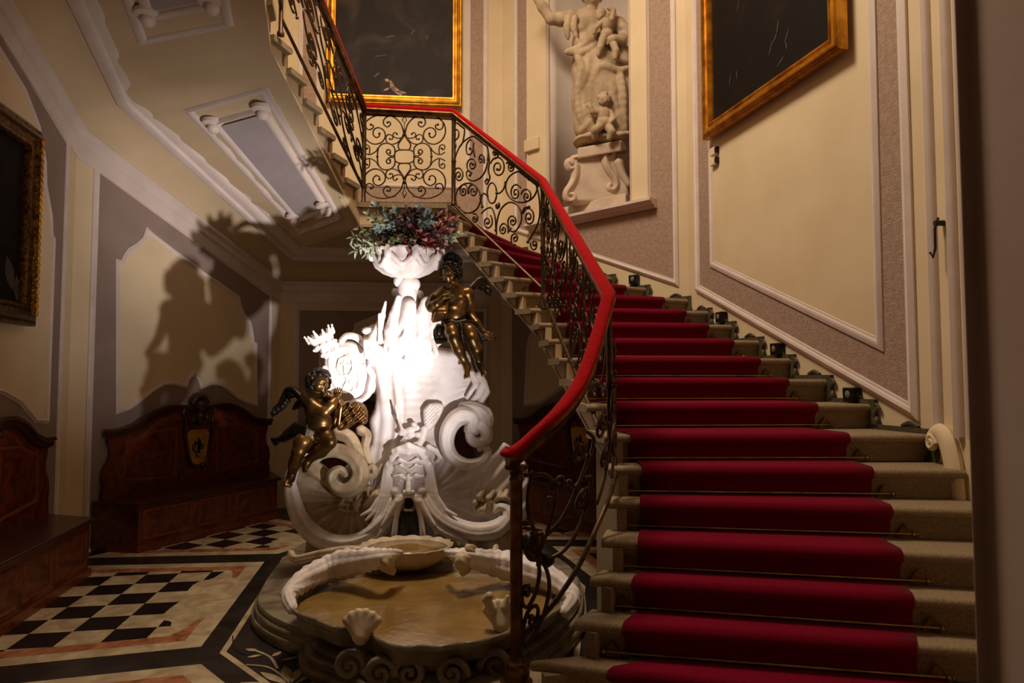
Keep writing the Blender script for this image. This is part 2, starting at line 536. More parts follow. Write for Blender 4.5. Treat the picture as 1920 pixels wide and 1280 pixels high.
panel_set(wall_a, WA, [(0.19, 0.0), (2.7, 0.0), (2.7, 4.60), (0.19, 3.6)], M['taupe_smooth'], loA, fw=0.06, iw=0.04)
# front right wall strips
mb = MB()
for s in (0.10, 0.30, 0.42):
    WF.mould([(s, 1.25), (s, 7.4)], 0.06, 0.045, mb, closed=False)
mb.build('field_moulding', M['white'], wall_f, smooth=True)
# near jamb of the entrance arch
mb = MB()
mb.prism([V(1.36, 1.95, 0), V(1.13, 1.70, 0), V(1.168, 1.70, 0), V(1.168, 1.25, 0), V(1.95, 1.25, 0), V(2.15, 1.95, 0)], V(0, 0, TOP))
struct(mb.build('wall_entrance_jamb', M['jamb'], bevel=0.012))

# ------------------------------------------------------------------ floor
def inset(poly, d):
    n = len(poly)
    out = []
    for i in range(n):
        a, b, c = np.array(poly[i - 1]), np.array(poly[i]), np.array(poly[(i + 1) % n])
        e1, e2 = (b - a) / np.linalg.norm(b - a), (c - b) / np.linalg.norm(c - b)
        n1, n2 = np.array([-e1[1], e1[0]]), np.array([-e2[1], e2[0]])
        m = n1 + n2
        m = m / np.linalg.norm(m)
        out.append(tuple(b + m * d / max(m.dot(n1), 0.3)))
    return out


def clip(poly, cl):
    out = list(poly)
    n = len(cl)
    for i in range(n):
        a, b = cl[i], cl[(i + 1) % n]
        inside = lambda p: (b[0] - a[0]) * (p[1] - a[1]) - (b[1] - a[1]) * (p[0] - a[0]) >= 0
        src, out = out, []
        for j in range(len(src)):
            p, q = src[j - 1], src[j]
            ip, iq = inside(p), inside(q)
            if ip != iq:
                d1 = (b[0] - a[0]) * (p[1] - a[1]) - (b[1] - a[1]) * (p[0] - a[0])
                d2 = (b[0] - a[0]) * (q[1] - a[1]) - (b[1] - a[1]) * (q[0] - a[0])
                t = d1 / (d1 - d2)
                out.append((p[0] + (q[0] - p[0]) * t, p[1] + (q[1] - p[1]) * t))
            if iq:
                out.append(q)
        if not out:
            return []
    return out


def ccw(p):
    a = sum(p[i - 1][0] * p[i][1] - p[i][0] * p[i - 1][1] for i in range(len(p)))
    return p if a > 0 else p[::-1]


fl = MB()
fl.prism([V(p.x, p.y, 0) for p in SHELL], V(0, 0, -0.1), 0)
INN = [(-0.76, 3.05), (-1.66, 3.96), (-1.99, 6.02), (-1.46, 7.1), (-0.55, 7.2), (0.2, 6.55), (0.55, 5.2), (0.35, 3.7)]
OUT = [(-2.3, 1.6), (-2.93, 3.6), (-3.36, 5.9), (-2.55, 7.75), (-0.2, 7.95), (1.25, 6.5), (1.9, 4.2), (1.5, 2.2)]


def flat(poly, z, mi):
    fl.add([(x, y, z) for x, y in poly], [tuple(range(len(poly)))], mi)


def ringstrip(a, b, z, mi):
    n = len(a)
    for i in range(n):
        j = (i + 1) % n
        fl.add([(*a[i], z), (*a[j], z), (*b[j], z), (*b[i], z)], [(0, 1, 2, 3)], mi)


ctr = ccw(INN)
ringstrip(ctr, inset(ctr, 0.035), 0.0022, 1)
for i in range(8):
    a, b = INN[i], INN[(i + 1) % 8]
    c, d = [tuple(np.array(INN[q]) + 1.4 * (np.array(OUT[q]) - np.array(INN[q]))) for q in ((i + 1) % 8, i)]
    w = ccw([a, b, c, d])
    w0 = inset(w, 0.13)
    ringstrip(w0, inset(w0, 0.12), 0.0015, 1)
    w1 = inset(w0, 0.12)
    ringstrip(w1, inset(w1, 0.11), 0.0015, 2)
    w2 = inset(w1, 0.11)
    flat(w2, 0.0010, 3)
    ex = np.array(b) - np.array(a)
    L = np.linalg.norm(ex)
    ex = ex / L
    ey = np.array([-ex[1], ex[0]])
    if ey.dot(np.array(d) - np.array(a)) < 0:
        ey = -ey
    q = 0.245
    o = np.array(a)
    for r_ in range(-8, 16):
        for c_ in range(-4, 12):
            if (r_ + c_) % 2:
                continue
            sq = [tuple(o + ex * (r_ * q + dx * q) + ey * (c_ * q + dy * q)) for dx, dy in ((0, 0), (1, 0), (1, 1), (0, 1))]
            sq = clip(ccw(sq), w2)
            if len(sq) > 2:
                flat(sq, 0.0018, 1)
# scalloped cream inlays at the wedge edges facing the centre octagon
for i in (1, 2, 7, 0):
    a, b = np.array(INN[i]), np.array(INN[(i + 1) % 8])
    mid_ = (a + b) / 2
    ex = (b - a) / np.linalg.norm(b - a)
    ey = np.array([-ex[1], ex[0]])
    if ey.dot(mid_ - np.array([-0.8, 5.2])) < 0:
        ey = -ey
    hwid = np.linalg.norm(b - a) * 0.3
    cc = mid_ + ey * 0.36
    pts = [tuple(cc + ex * hwid * math.cos(t) * (1 + 0.12 * math.cos(6 * t)) + ey * 0.17 * math.sin(t) * (1 + 0.15 * math.cos(6 * t))) for t in [2 * PI * k / 40 for k in range(40)]]
    flat(pts, 0.0026, 1)
# arabesque inlay in the dark octagon in front of the basin
def leaf2(p, ang, L, wd, z=0.003, mi=1):
    e = np.array([math.cos(ang), math.sin(ang)])
    n = np.array([-e[1], e[0]])
    pts = [np.array(p) + e * L * t + n * wd * math.sin(PI * t) * s for t, s in [(k / 8, 1) for k in range(9)] + [(k / 8, -1) for k in range(7, 0, -1)]]
    flat([tuple(q) for q in pts], z, mi)


def stem2(pts, wd, z=0.0028, mi=1):
    P = [np.array(p) for p in smooth_path(pts, 8)]
    for k in range(len(P) - 1):
        e = P[k + 1] - P[k]
        n = np.array([-e[1], e[0]]) / (np.linalg.norm(e) + 1e-9) * wd / 2
        fl.add([(*(P[k] - n), z), (*(P[k + 1] - n), z), (*(P[k + 1] + n), z), (*(P[k] + n), z)], [(0, 1, 2, 3)], mi)


f2 = lambda x, y: tuple(atz(400 + x * 700 / 1920, 940 + y * 700 / 1920, 0)[:2])
stem2([f2(390, 933), f2(330, 880), f2(270, 850), f2(170, 840)], 0.012)
stem2([f2(330, 860), f2(290, 800), f2(210, 765)], 0.016)
stem2([f2(470, 880), f2(480, 850), f2(455, 840)], 0.012)
stem2([f2(100, 690), f2(110, 760), f2(170, 790)], 0.008, mi=0)
for x, y, a, L, wd in ((390, 930, 2.0, 0.22, 0.028), (400, 935, 1.6, 0.2, 0.025), (380, 940, 2.5, 0.24, 0.026), (420, 940, 1.2, 0.2, 0.02), (345, 820, 0.6, 0.10, 0.02), (300, 800, 1.2, 0.08, 0.018), (230, 770, 2.8, 0.09, 0.018), (250, 790, 3.6, 0.08, 0.015), (360, 960, 2.9, 0.25, 0.03), (450, 960, 0.8, 0.22, 0.025)):
    leaf2(f2(x, y), a, L, wd)
struct(fl.build('floor', [M['floor_base'], M['floor_cream'], M['floor_pink'], M['black_marble']]), 'inlaid marble floor with black and cream checks')

# ------------------------------------------------------------------ staircase
stair = thing('staircase', 'winding stone staircase rising right to left around the fountain', 'staircase', (1.5, 4.5, 0))
bull = [(0.0, 0.0)]


def slab_ring(n, w, ov=0.0, z=None, nxt=None):
    k = n + 1 if nxt is None else nxt
    N = lerp(I[n], O[n], w)
    B = lerp(I[k], O[k], w)
    d = B - N
    L = d.length
    d = d / L
    z = n * R if z is None else z
    pr = [(L + 0.025, z)] + [(0.024 - 0.024 * math.sin(a), z - 0.024 + 0.024 * math.cos(a)) for a in [PI * j / 8 for j in range(9)]] + [(L + 0.025, z - 0.048)]
    return [V(N.x + d.x * a, N.y + d.y * a, zz) for a, zz in pr]


def riser_ring(n, w):
    N = lerp(I[n], O[n], w)
    B = lerp(I[n + 1], O[n + 1], w)
    d = (B - N).normalized()
    z = n * R
    pr = [(0.032, z - 0.045), (0.032, z - 0.062), (0.045, z - 0.075), (0.045, z - R + 0.002), (0.085, z - R + 0.002), (0.085, z - 0.045)]
    return [V(N.x + d.x * a, N.y + d.y * a, zz) for a, zz in pr]


for n in range(1, 35):
    mb = MB()
    W = (O[n] - I[n]).length
    wi = -0.055 / W
    if n == 21:
        z = n * R
        poly = [I[21] + V(0.0, -0.05, 0), O[21], C3, C2, O[22], I[22] + V(-0.0, -0.02, 0), P2 + V(-0.04, -0.05, 0)]
        mb.prism([V(p.x, p.y, z - 0.048) for p in poly], V(0, 0, 0.048))
        mb.loft([riser_ring(n, 0.0), riser_ring(n, 1.0)])
    else:
        mb.loft([slab_ring(n, wi), slab_ring(n, 0.5), slab_ring(n, 1.0)])
        mb.loft([riser_ring(n, 0.0), riser_ring(n, 1.0)])
    mb.build('step' if n != 21 else 'landing_slab', M['stone'], stair, smooth=True)


mb = MB()
mb.lathe((0.03, 3.16, 0.0), [(0.001, 0.001), (0.235, 0.001), (0.235, 0.105), (0.25, 0.108), (0.262, 0.12), (0.264, 0.135), (0.255, 0.15), (0.235, 0.1545), (0.001, 0.1545)], 40)
mb.build('bullnose_step', M['stone'], stair, smooth=True)


# string: the pale face on the well side, and the soffit under the flights
def soff(n):
    return n * R - SO


mbs = (MB(), MB())
for n in range(1, 35):
    if n == 21:
        a, b = I[21], P2
        za = zb = 21 * R - 0.04
        ba = bb = soff(21)
    elif n == 22:
        a, b = P2, I[23]
        za = zb = 22 * R - 0.04
        ba, bb = soff(21), soff(22.2)
    else:
        a, b = I[n], I[n + 1]
        za = zb = n * R - 0.04
        ba, bb = soff(n), soff(n + 1)
    if n < 9:
        ba = bb = 0.0
    if n == 9:
        ba = soff(9)
    dv = (b - a)
    nv = V(-dv.y, dv.x, 0).normalized()
    if nv.dot(MID - a) > 0:
        nv = -nv
    mbs[0 if n < 9 else 1].prism([V(a.x, a.y, ba), V(b.x, b.y, bb), V(b.x, b.y, zb), V(a.x, a.y, za)], nv * 0.05)
mbs[0].build('string_base', M['stone'], stair)
mbs[1].build('string', M['soffit'], stair)
mb = MB()
seq = [8, 9, 10, 11, 12, 13, 14, 15, 16, 17, 18, 19, 20, 21]
pairs = [(I[n], O[n], soff(n) - 0.03) for n in seq] + [(I[21], C3, soff(21)), (P2, C2, soff(21))]
pairs += [(lerp(P2, P1, k / 8), lerp(C2, C1, k / 8), lerp(soff(21), soff(27.8), k / 8)) for k in range(1, 9)]
pairs += [(lerp(P1, P0, k / 8), lerp(C1, C0, k / 8), lerp(soff(27.8), soff(34.6), k / 8)) for k in range(1, 9)]
for k in range(len(pairs) - 1):
    a0, b0, z0 = pairs[k]
    a1, b1, z1 = pairs[k + 1]
    mb.add([(a0.x, a0.y, z0), (b0.x, b0.y, z0), (b1.x, b1.y, z1), (a1.x, a1.y, z1)], [(0, 1, 2, 3)])
so = mb.build('soffit', M['soffit'], stair)
sm = so.modifiers.new('solid', 'SOLIDIFY')
sm.thickness = 0.02
sm.offset = 0


def corner_z(c):
    return {0: soff(34.6), 1: soff(27.8), 2: soff(21), 3: soff(21), 4: soff(15) - 0.06}[c]


CW = [(C0, corner_z(0)), (C1, corner_z(1)), (C2, corner_z(2)), (C3, corner_z(3)), (C4, corner_z(4)), (lerp(C4, C5, 0.42), soff(12) - 0.08)]


def cornice(name, prof, m, parent=None, label=None):
    """sweep (out, dz) along the walls following the stair's underside"""
    mb = MB()
    pts = [p for p, z in CW]
    rings = []
    for i, (p, z) in enumerate(CW):
        def nin(a, b):
            w = Wall(a, b)
            return w.n
        if 0 < i < len(CW) - 1:
            n1, n2 = nin(pts[i - 1], pts[i]), nin(pts[i], pts[i + 1])
            m_ = (n1 + n2).normalized()
            m_ = m_ / max(m_.dot(n1), 0.4)
        else:
            m_ = nin(pts[0], pts[1]) if i == 0 else nin(pts[-2], pts[-1])
        rings.append([V(p.x + m_.x * o, p.y + m_.y * o, z + dz) for o, dz in prof])
    mb.loft(rings)
    o = mb.build(name, m, parent, smooth=True)
    return o


struct(cornice('trim_2', [(0.0, -0.56), (0.02, -0.56), (0.03, -0.50), (0.035, -0.44), (0.06, -0.43), (0.065, -0.37), (0.1, -0.35), (0.1, -0.32), (0.0, -0.32)], M['white']), 'white lower cornice climbing under the stair')
struct(cornice('trim_3', [(0.0, -0.32), (0.06, -0.32), (0.10, -0.25), (0.18, -0.17), (0.30, -0.10), (0.42, -0.07), (0.42, 0.03), (0.0, 0.03)], M['soffit']), 'cream cove between the two cornices under the stair')
struct(cornice('trim_4', [(0.36, -0.06), (0.37, -0.115), (0.42, -0.135), (0.47, -0.12), (0.48, -0.085), (0.56, -0.085), (0.60, -0.06), (0.62, -0.03), (0.66, -0.025), (0.67, 0.03), (0.38, 0.03)], M['white']), 'white upper cornice on the sloping soffit')


# raised panels under the two upper flights
def soffit_panel(ia, ib, oa, ob, za, zb, w0, w1, s0, s1, label):
    def P(w, s, dz):
        a = lerp(oa, ia, w)
        b = lerp(ob, ib, w)
        q = lerp(a, b, s)
        return V(q.x, q.y, lerp(za, zb, s) - dz)
    root = None

    def frame(wa, wb, sa, sb, th, dep, name, m, parent):
        mb = MB()
        loops = []
        for k, dz in ((0, 0.0), (0, dep * 0.6), (0.35, dep), (0.65, dep * 0.9), (1, dep * 0.5), (1, 0.0)):
            q = th * k
            sq = q * (wb - wa) / max(sb - sa, 1e-3) * 0.6
            loops.append([P(wa + q, sa + sq, dz), P(wb - q, sa + sq, dz), P(wb - q, sb - sq, dz), P(wa + q, sb - sq, dz)])
        rings = [[lp[i] for lp in loops] for i in range(4)]
        mb.loft(rings, closed_ring=False, cap=False, closed_path=True)
        return mb.build(name, m, parent, smooth=True)
    dw, ds = (w1 - w0), (s1 - s0)
    frame(w0, w1, s0, s1, 0.045, 0.05, 'soffit_frame', M['white'], stair)
    a0, a1, b0, b1 = w0 + dw * 0.15, w1 - dw * 0.12, s0 + ds * 0.1, s1 - ds * 0.1
    fr = frame(a0, a1, b0, b1, 0.05, 0.06, 'soffit_inner_frame', M['white'], stair)
    mb = MB()
    for k in range(8):
        sa, sb = lerp(b0 + 0.03, b1 - 0.03, k / 8), lerp(b0 + 0.03, b1 - 0.03, (k + 1) / 8)
        mb.quad(P(a0 + 0.04, sa, 0.035), P(a1 - 0.04, sa, 0.035), P(a1 - 0.04, sb, 0.035), P(a0 + 0.04, sb, 0.035))
    mb.build('soffit_field', M['mauve'], stair)
    for w in (a0 + 0.02, a1 - 0.02):
        for s in (b0 + 0.015, b1 - 0.015):
            mb = MB()
            c = P(w, s, 0.03)
            mb.lathe(c, [(0.001, -0.085), (0.03, -0.08), (0.05, -0.06), (0.058, -0.035), (0.05, -0.015), (0.085, -0.01), (0.10, 0.0), (0.10, 0.03), (0.001, 0.03)], 20)
            mb.build('soffit_boss', M['white'], stair, smooth=True)


soffit_panel(P2, P1, C2, C1, soff(21), soff(27.8), 0.44, 0.90, 0.10, 0.86, '')
soffit_panel(P1, P0, C1, C0, soff(27.8), soff(34.6), 0.42, 0.86, 0.14, 0.9, '')

# ------------------------------------------------------------------ carpet and rods
WL = {1: 0.30, 2: 0.14, 3: 0.085, 4: 0.075, 5: 0.065, 6: 0.065, 7: 0.07, 8: 0.05}
WR = {1: 0.80, 2: 0.76, 3: 0.70, 4: 0.70, 5: 0.70, 6: 0.735, 7: 0.74, 8: 0.735, 9: 0.79, 10: 0.825, 11: 0.845, 12: 0.855, 13: 0.855, 14: 0.85, 15: 0.835, 16: 0.82}


def wl(n):
    return WL.get(n, min(0.05 + 0.012 * (n - 8), 0.16))


def wr(n):
    return WR.get(n, 0.81)


mb = MB()
prev = None
NL = 9
rows = []
for n in range(1, 21):
    z = n * R
    for kind in range(8):
        row = []
        for j in range(NL):
            w = lerp(wl(n), wr(n), j / (NL - 1))
            N = lerp(I[n], O[n], w)
            B = lerp(I[n + 1], O[n + 1], w) if n != 20 else lerp(I[21], O[21], w)
            d = B - N
            L = d.length
            d = d / L
            a, h = [(0.034, -R + 0.012), (0.026, -0.075), (0.014, -0.055), (-0.010, -0.04), (-0.013, -0.022), (0.0, 0.004), (0.022, 0.0125), (L + 0.02, 0.0125)][kind]
            row.append(V(N.x + d.x * a, N.y + d.y * a, z + h))
        rows.append(row)
mb.loft(rows, closed_ring=False, cap=False)
carpet = mb.build('stair_carpet', M['carpet'], smooth='full')
sm = carpet.modifiers.new('solid', 'SOLIDIFY')
sm.thickness = 0.01
sm.offset = -1
tag(carpet, 'crimson carpet runner laid down the middle of the stone stairs', 'carpet')

ORD = ['first', 'second', 'third', 'fourth', 'fifth', 'sixth', 'seventh', 'eighth', 'ninth', 'tenth', 'eleventh', 'twelfth', 'thirteenth', 'fourteenth', 'fifteenth', 'sixteenth', 'seventeenth']
for n in range(2, 16):
    N0, N1 = wl(n + 1) - 0.045, wr(n + 1) + 0.05
    a, b = lerp(I[n + 1], O[n + 1], N0), lerp(I[n + 1], O[n + 1], N1)
    fd = (lerp(I[n + 1], O[n + 1], 0.5) - lerp(I[n], O[n], 0.5)).normalized()
    off = fd * 0.022
    zr = n * R + 0.024
    a, b = V(a.x, a.y, zr) + off, V(b.x, b.y, zr) + off
    t = thing('stair_rod', 'brass carpet rod behind the %s tread from the bottom' % ORD[n - 1], 'stair rod', ((a + b) / 2)[:], 'brass carpet rods')
    mb = MB()
    mb.tube([a, b], 0.0065, 8)
    mb.build('rod', M['rod'], t, smooth=True)
    ax = (b - a).normalized()
    for e, sg in ((a, -1), (b, 1)):
        mb = MB()
        mb.ball(e + ax * 0.012 * sg, 0.014, 8)
        mb.ball(e + ax * 0.03 * sg, 0.008, 8)
        mb.build('finial', M['rod'], t, smooth=True)
        mb = MB()
        q = e - ax * 0.03 * sg
        up = V(0, 0, 1)
        mb.prism([q + ax * 0.04 + off * 0.5 - up * 0.02, q - ax * 0.04 + off * 0.5 - up * 0.02, q - ax * 0.022 + off * 0.5 + up * 0.02, q + off * 0.5 + up * 0.05, q + ax * 0.022 + off * 0.5 + up * 0.02], -fd * 0.012)
        mb.build('bracket', M['railbrass'], t)

# stepped stone skirting with carved scroll ends along the right wall
mb = MB()
for n in range(7, 21):
    w = WE if n < 15 else WD
    z = n * R
    a, b = O[n], O[n + 1]
    sa, sb = (a - w.a).dot(w.d), (b - w.a).dot(w.d)
    if n == 7:
        sa, sb = WE.L - 0.005, WE.L - 0.03
    if abs(sb - sa) > 0.9 or sb < -0.2:
        continue
    sg = 1 if sb > sa else -1
    mb.prism([w.p(sa, z), w.p(sb, z), w.p(sb, z + 0.03), w.p(sa, z + 0.03)], w.n * 0.03)
    mb.prism([w.p(sa - sg * 0.025, z - R), w.p(sa + sg * 0.02, z - R), w.p(sa + sg * 0.02, z + 0.03), w.p(sa - sg * 0.025, z + 0.03)], w.n * 0.03)
    c = w.p(sa - sg * 0.02, z - 0.03, 0.02)
    mb.tube([c + w.d * (0.035 * (1 - k / 14) * math.cos(k * 0.7)) + V(0, 0, 0.035 * (1 - k / 14) * math.sin(k * 0.7)) for k in range(14)], 0.012, 6)
    c = w.p(sa + sg * 0.16, z + 0.035, 0.015)
    mb.tube([c + w.d * (-0.06 + 0.02 * k) + V(0, 0, 0.022 * math.sin(k * PI / 6)) for k in range(7)], 0.012, 6)
    c = w.p(sa - sg * 0.035, z - 0.11, 0.02)
    mb.ball(c, 0.026, 8, sc=(0.8, 0.8, 1.4))
struct(mb.build('baseboard_right', M['stone_dark'], smooth=True), 'dark stepped skirting with small carved scrolls along the wall side of the stairs')

# carved plaster scroll where the skirting ends on the front right wall
mb = MB()
pth = smooth_path([(0.05, 1.22), (0.14, 1.26), (0.22, 1.22), (0.27, 1.10), (0.30, 0.95), (0.33, 0.75)], 6)
mb.tube([WF.p(s, z, 0.03) for s, z in pth], [0.055 * (0.55 + 0.45 * math.sin(PI * k / (len(pth) - 1))) + 0.006 for k in range(len(pth))], 10, flat=0.7)
c = WF.p(0.10, 1.20, 0.05)
mb.tube([c + WF.d * (0.05 * (1 - k / 18) * math.cos(k * 0.6)) + V(0, 0, 0.05 * (1 - k / 18) * math.sin(k * 0.6)) for k in range(18)], 0.018, 8)
struct(mb.build('trim_5', M['cream'], smooth=True), 'cream carved plaster scroll beside the seventh step at the right wall')
# ------------------------------------------------------------------ wrought iron railing
RP5, RP4, RP3, RP2, RP1, RP0 = V(0.55, 3.86, 0), V(0.275, 6.0, 0), V(-0.575, 6.64, 0), V(-1.455, 6.60, 0), V(-1.79, 5.15, 0), V(-1.45, 3.4, 0)
rail = thing('stair_railing', 'wrought iron scroll railing with red velvet handrail on the well side of the stairs', 'railing', (0.02, 3.21, R))
zt = lambda px, py, Y: at(px, py, Y).z
F_PX = [(951, 842, 3.185), (968, 836, 3.20), (1000, 808, 3.225), (1036, 775, 3.26), (1066, 742, 3.34), (1092, 700, 3.46), (1117, 632, 3.64)]
F_RAIL = [at(*q) for q in F_PX]
RZ = [p.z for p in F_RAIL] + [zt(1140, 545, 3.86), zt(1020, 334, 6.0), zt(850, 206, 6.64), zt(681, 197, 6.60), 5.25, 6.35]
RPATH = [V(p.x, p.y, 0) for p in F_RAIL] + [RP5, RP4, RP3, RP2, RP1, RP0]
RAILPTS = [V(p.x, p.y, z) for p, z in zip(RPATH, RZ)]
sp = smooth_path([tuple(p) for p in RAILPTS[:8]], 4)
HP = [Vector(p) for p in sp] + RAILPTS[8:]


def rail_sweep(pts, prof):
    mb = MB()
    rings = []
    for i, p in enumerate(pts):
        def nn(a, b):
            e = (b - a)
            e = V(e.x, e.y, 0).normalized()
            return V(e.y, -e.x, 0)
        if 0 < i < len(pts) - 1:
            n1, n2 = nn(pts[i - 1], p), nn(p, pts[i + 1])
            m_ = (n1 + n2).normalized()
            m_ = m_ / max(m_.dot(n1), 0.6)
        else:
            m_ = nn(pts[0], pts[1]) if i == 0 else nn(pts[-2], pts[-1])
        rings.append([p + m_ * u + V(0, 0, h) for u, h in prof])
    mb.loft(rings)
    return mb


hr = rail_sweep(HP, [(-0.0318, -0.032), (-0.0385, -0.042), (-0.0385, -0.052), (-0.0266, -0.062), (-0.0222, -0.09), (0.0222, -0.09), (0.0266, -0.062), (0.0385, -0.052), (0.0385, -0.042), (0.0318, -0.032)]).build('handrail', M['railbrass'], rail, smooth=True)
rail_sweep(HP, [(-0.0340, -0.034), (-0.0385, -0.018), (-0.0340, -0.002), (-0.0207, 0.008), (0, 0.011), (0.0207, 0.008), (0.0340, -0.002), (0.0385, -0.018), (0.0340, -0.034)]).build('velvet_cover', M['velvet'], hr, smooth=True)
mb = MB()
mb.ball(HP[0] + V(0.005, 0, -0.018), 0.04, 14, sc=(1, 1, 0.55))
mb.build('rail_end', M['velvet'], hr, smooth=True)
# newel
NW = V(0.02, 3.21, 0)
mb = MB()
mb.lathe((NW.x, NW.y, R), [(0.001, 0), (0.075, 0), (0.075, 0.02), (0.06, 0.03), (0.062, 0.06), (0.05, 0.075), (0.042, 0.09), (0.048, 0.105), (0.034, 0.12), (0.030, 0.16), (0.029, 0.92), (0.036, 0.935), (0.029, 0.95), (0.032, 0.97), (0.055, 0.985), (0.055, 1.0), (0.001, 1.0)], 20)
mb.build('newel_post', M['railbrass'], rail, smooth=True)
STN = {0: 1.6, 5: 7.2, 4: 14.0, 3: 21.0, 2: 21.0, 1: 27.7, -1: 34.5}


def post(p, z0, z1, r):
    mb = MB()
    mb.lathe((p.x, p.y, z0), [(r * 1.6, 0), (r * 1.6, 0.02), (r, 0.04), (r, (z1 - z0) * 0.5 - 0.02), (r * 1.35, (z1 - z0) * 0.5), (r, (z1 - z0) * 0.5 + 0.02), (r, z1 - z0 - 0.05), (r * 1.4, z1 - z0)], 10)
    mb.build('post', M['iron'], rail, smooth=True)


post(RP5, 1.06, RAILPTS[7].z - 0.08, 0.017)
post(RP4, 2.16, RAILPTS[8].z - 0.08, 0.021)
post(RP3, 3.25, RAILPTS[9].z - 0.08, 0.020)
post(RP2, 3.25, RAILPTS[10].z - 0.08, 0.020)
post(RP1, 4.2, RAILPTS[11].z - 0.08, 0.018)


class Bay:
    """a rail bay between two posts: (s, t) in 0..1 along and up"""

    def __init__(b, a, c, za, zc, ra, rc):
        b.a, b.c, b.za, b.zc, b.ra, b.rc = a, c, za, zc, ra - 0.10, rc - 0.10
        d = c - a
        b.n = V(-d.y, d.x, 0).normalized()

    def p(b, s, t, out=0.0):
        q = lerp(b.a, b.c, s)
        return V(q.x, q.y, lerp(lerp(b.za, b.zc, s), lerp(b.ra, b.rc, s), t)) + b.n * out

    def st(b, px, py):
        d = ray(px, py)
        n = b.n
        k = (b.a.x * n.x + b.a.y * n.y) / (d[0] * n.x + d[1] * n.y)
        q = V(d[0] * k, d[1] * k, 0)
        e = b.c - b.a
        s = (q - b.a).dot(e) / e.dot(e)
        z = EYE + d[2] * k
        z0, z1 = lerp(b.za, b.zc, s), lerp(b.ra, b.rc, s)
        return s, (z - z0) / (z1 - z0)


bayC = Bay(RP2, RP3, 3.275, 3.275, RAILPTS[10].z, RAILPTS[9].z)
bayD = Bay(RP3, RP4, 3.275, 2.36, RAILPTS[9].z, RAILPTS[8].z)
bayE = Bay(RP4, RP5, 2.30, 1.15, RAILPTS[8].z, RAILPTS[7].z)
bayB = Bay(RP1, RP2, 4.36, 3.42, RAILPTS[11].z, RAILPTS[10].z)


def spiral(cx, cy, rx, ry, a0, turns, sg=1, rend=0.16):
    n = max(8, int(22 * turns))
    out = []
    for k in range(n + 1):
        t = k / n
        r = lerp(1.0, rend, t ** 0.85)
        a = math.radians(a0) + sg * 2 * PI * turns * t
        out.append((cx + rx * r * math.cos(a), cy + ry * r * math.sin(a)))
    return out


def flatten_list(l):
    return [tuple(p) for p in l]


def scroll(bay, lines, rad=0.0075, name='scroll', m='iron'):
    """lines: lists of (s, t); one scroll part"""
    mb = MB()
    for ln in lines:
        pts = [bay.p(s, t) for s, t in ln]
        n = len(pts)
        mb.tube(pts, [rad * (1.0 if 0 < k < n - 1 else 0.75) for k in range(n)], 6)
        mb.ball(pts[-1], rad * 1.7, 6)
    mb.build(name, M[m], rail, smooth='full')


K6 = 420 / 1920.0


def c6(bay, pts):
    return [bay.st(620 + x * K6, 180 + y * K6) for x, y in pts]


def mirror(pts, mx=None, my=None):
    return [((2 * mx - x) if mx is not None else x, (2 * my - y) if my is not None else y) for x, y in pts]


# landing bay: four mirrored quarters
big = smooth_path([(622, 300), (600, 235), (540, 180), (460, 160), (370, 175), (300, 225), (280, 300), (305, 370), (365, 410), (430, 400), (468, 350), (455, 295), (410, 270), (370, 290), (365, 330), (390, 355), (415, 345), (418, 322)], 5)
topc = smooth_path([(560, 178), (500, 172), (458, 200), (455, 240), (485, 264), (512, 245), (505, 220), (487, 226)], 5)
shell = smooth_path([(300, 225), (305, 270), (330, 288), (360, 275), (365, 252), (345, 245)], 5)
low = smooth_path([(625, 315), (610, 355), (570, 400), (520, 412), (480, 390), (475, 350), (500, 328), (530, 345), (528, 370), (508, 368)], 5)
low2 = smooth_path([(610, 355), (580, 362), (545, 352), (535, 328), (552, 312), (568, 325)], 5)
midc = smooth_path([(640, 460), (590, 455), (580, 415), (605, 375), (632, 335)], 5)
ringc = smooth_path([(552, 487), (545, 440), (505, 408), (450, 408), (410, 445), (400, 520)], 5)
eye = smooth_path([(552, 487), (540, 512), (505, 508), (478, 482), (490, 458), (512, 468), (508, 488)], 5)
edge = smooth_path([(282, 480), (330, 502), (380, 480), (405, 450)], 5)
edge2 = smooth_path([(330, 502), (335, 460), (325, 425), (295, 418), (285, 440), (300, 460), (314, 448)], 5)
for mx in (None, 632):
    for my in (None, 518):
        q = lambda l: c6(bayC, mirror(flatten_list(l), mx, my))
        scroll(bayC, [q(big), q(topc), q(shell)])
        scroll(bayC, [q(low), q(low2)], 0.0065)
        scroll(bayC, [q(ringc), q(eye)], 0.0075)
        scroll(bayC, [q(edge), q(edge2)], 0.0065)
oval = [(632 + 84 * math.copysign(abs(math.cos(a)) ** 0.6, math.cos(a)), 518 + 57 * math.copysign(abs(math.sin(a)) ** 0.6, math.sin(a))) for a in [2 * PI * k / 32 for k in range(33)]]
scroll(bayC, [c6(bayC, oval)] + [c6(bayC, mirror(flatten_list(midc), a, b)) for a in (None, 632) for b in (None, 518)])
for my in (None, 518):
    dia = mirror([(632, 170), (615, 205), (632, 240), (650, 205), (632, 170)], None, my)
    scroll(bayC, [c6(bayC, dia), c6(bayC, mirror([(632, 240), (632, 330)], None, my))], 0.006)
    mb = MB()
    p = bayC.p(*c6(bayC, mirror([(632, 300)], None, my))[0])
    mb.ball(p, 0.02, 8, sc=(0.9, 0.9, 1.2))
    mb.build('collar', M['iron'], rail, smooth=True)
mb = MB()
mb.tube([bayC.p(0.02, 0.0), bayC.p(0.98, 0.0), bayC.p(0.98, 1.0), bayC.p(0.02, 1.0)], 0.008, 6, closed=True)
mb.build('bay_frame', M['railbrass'], rail)

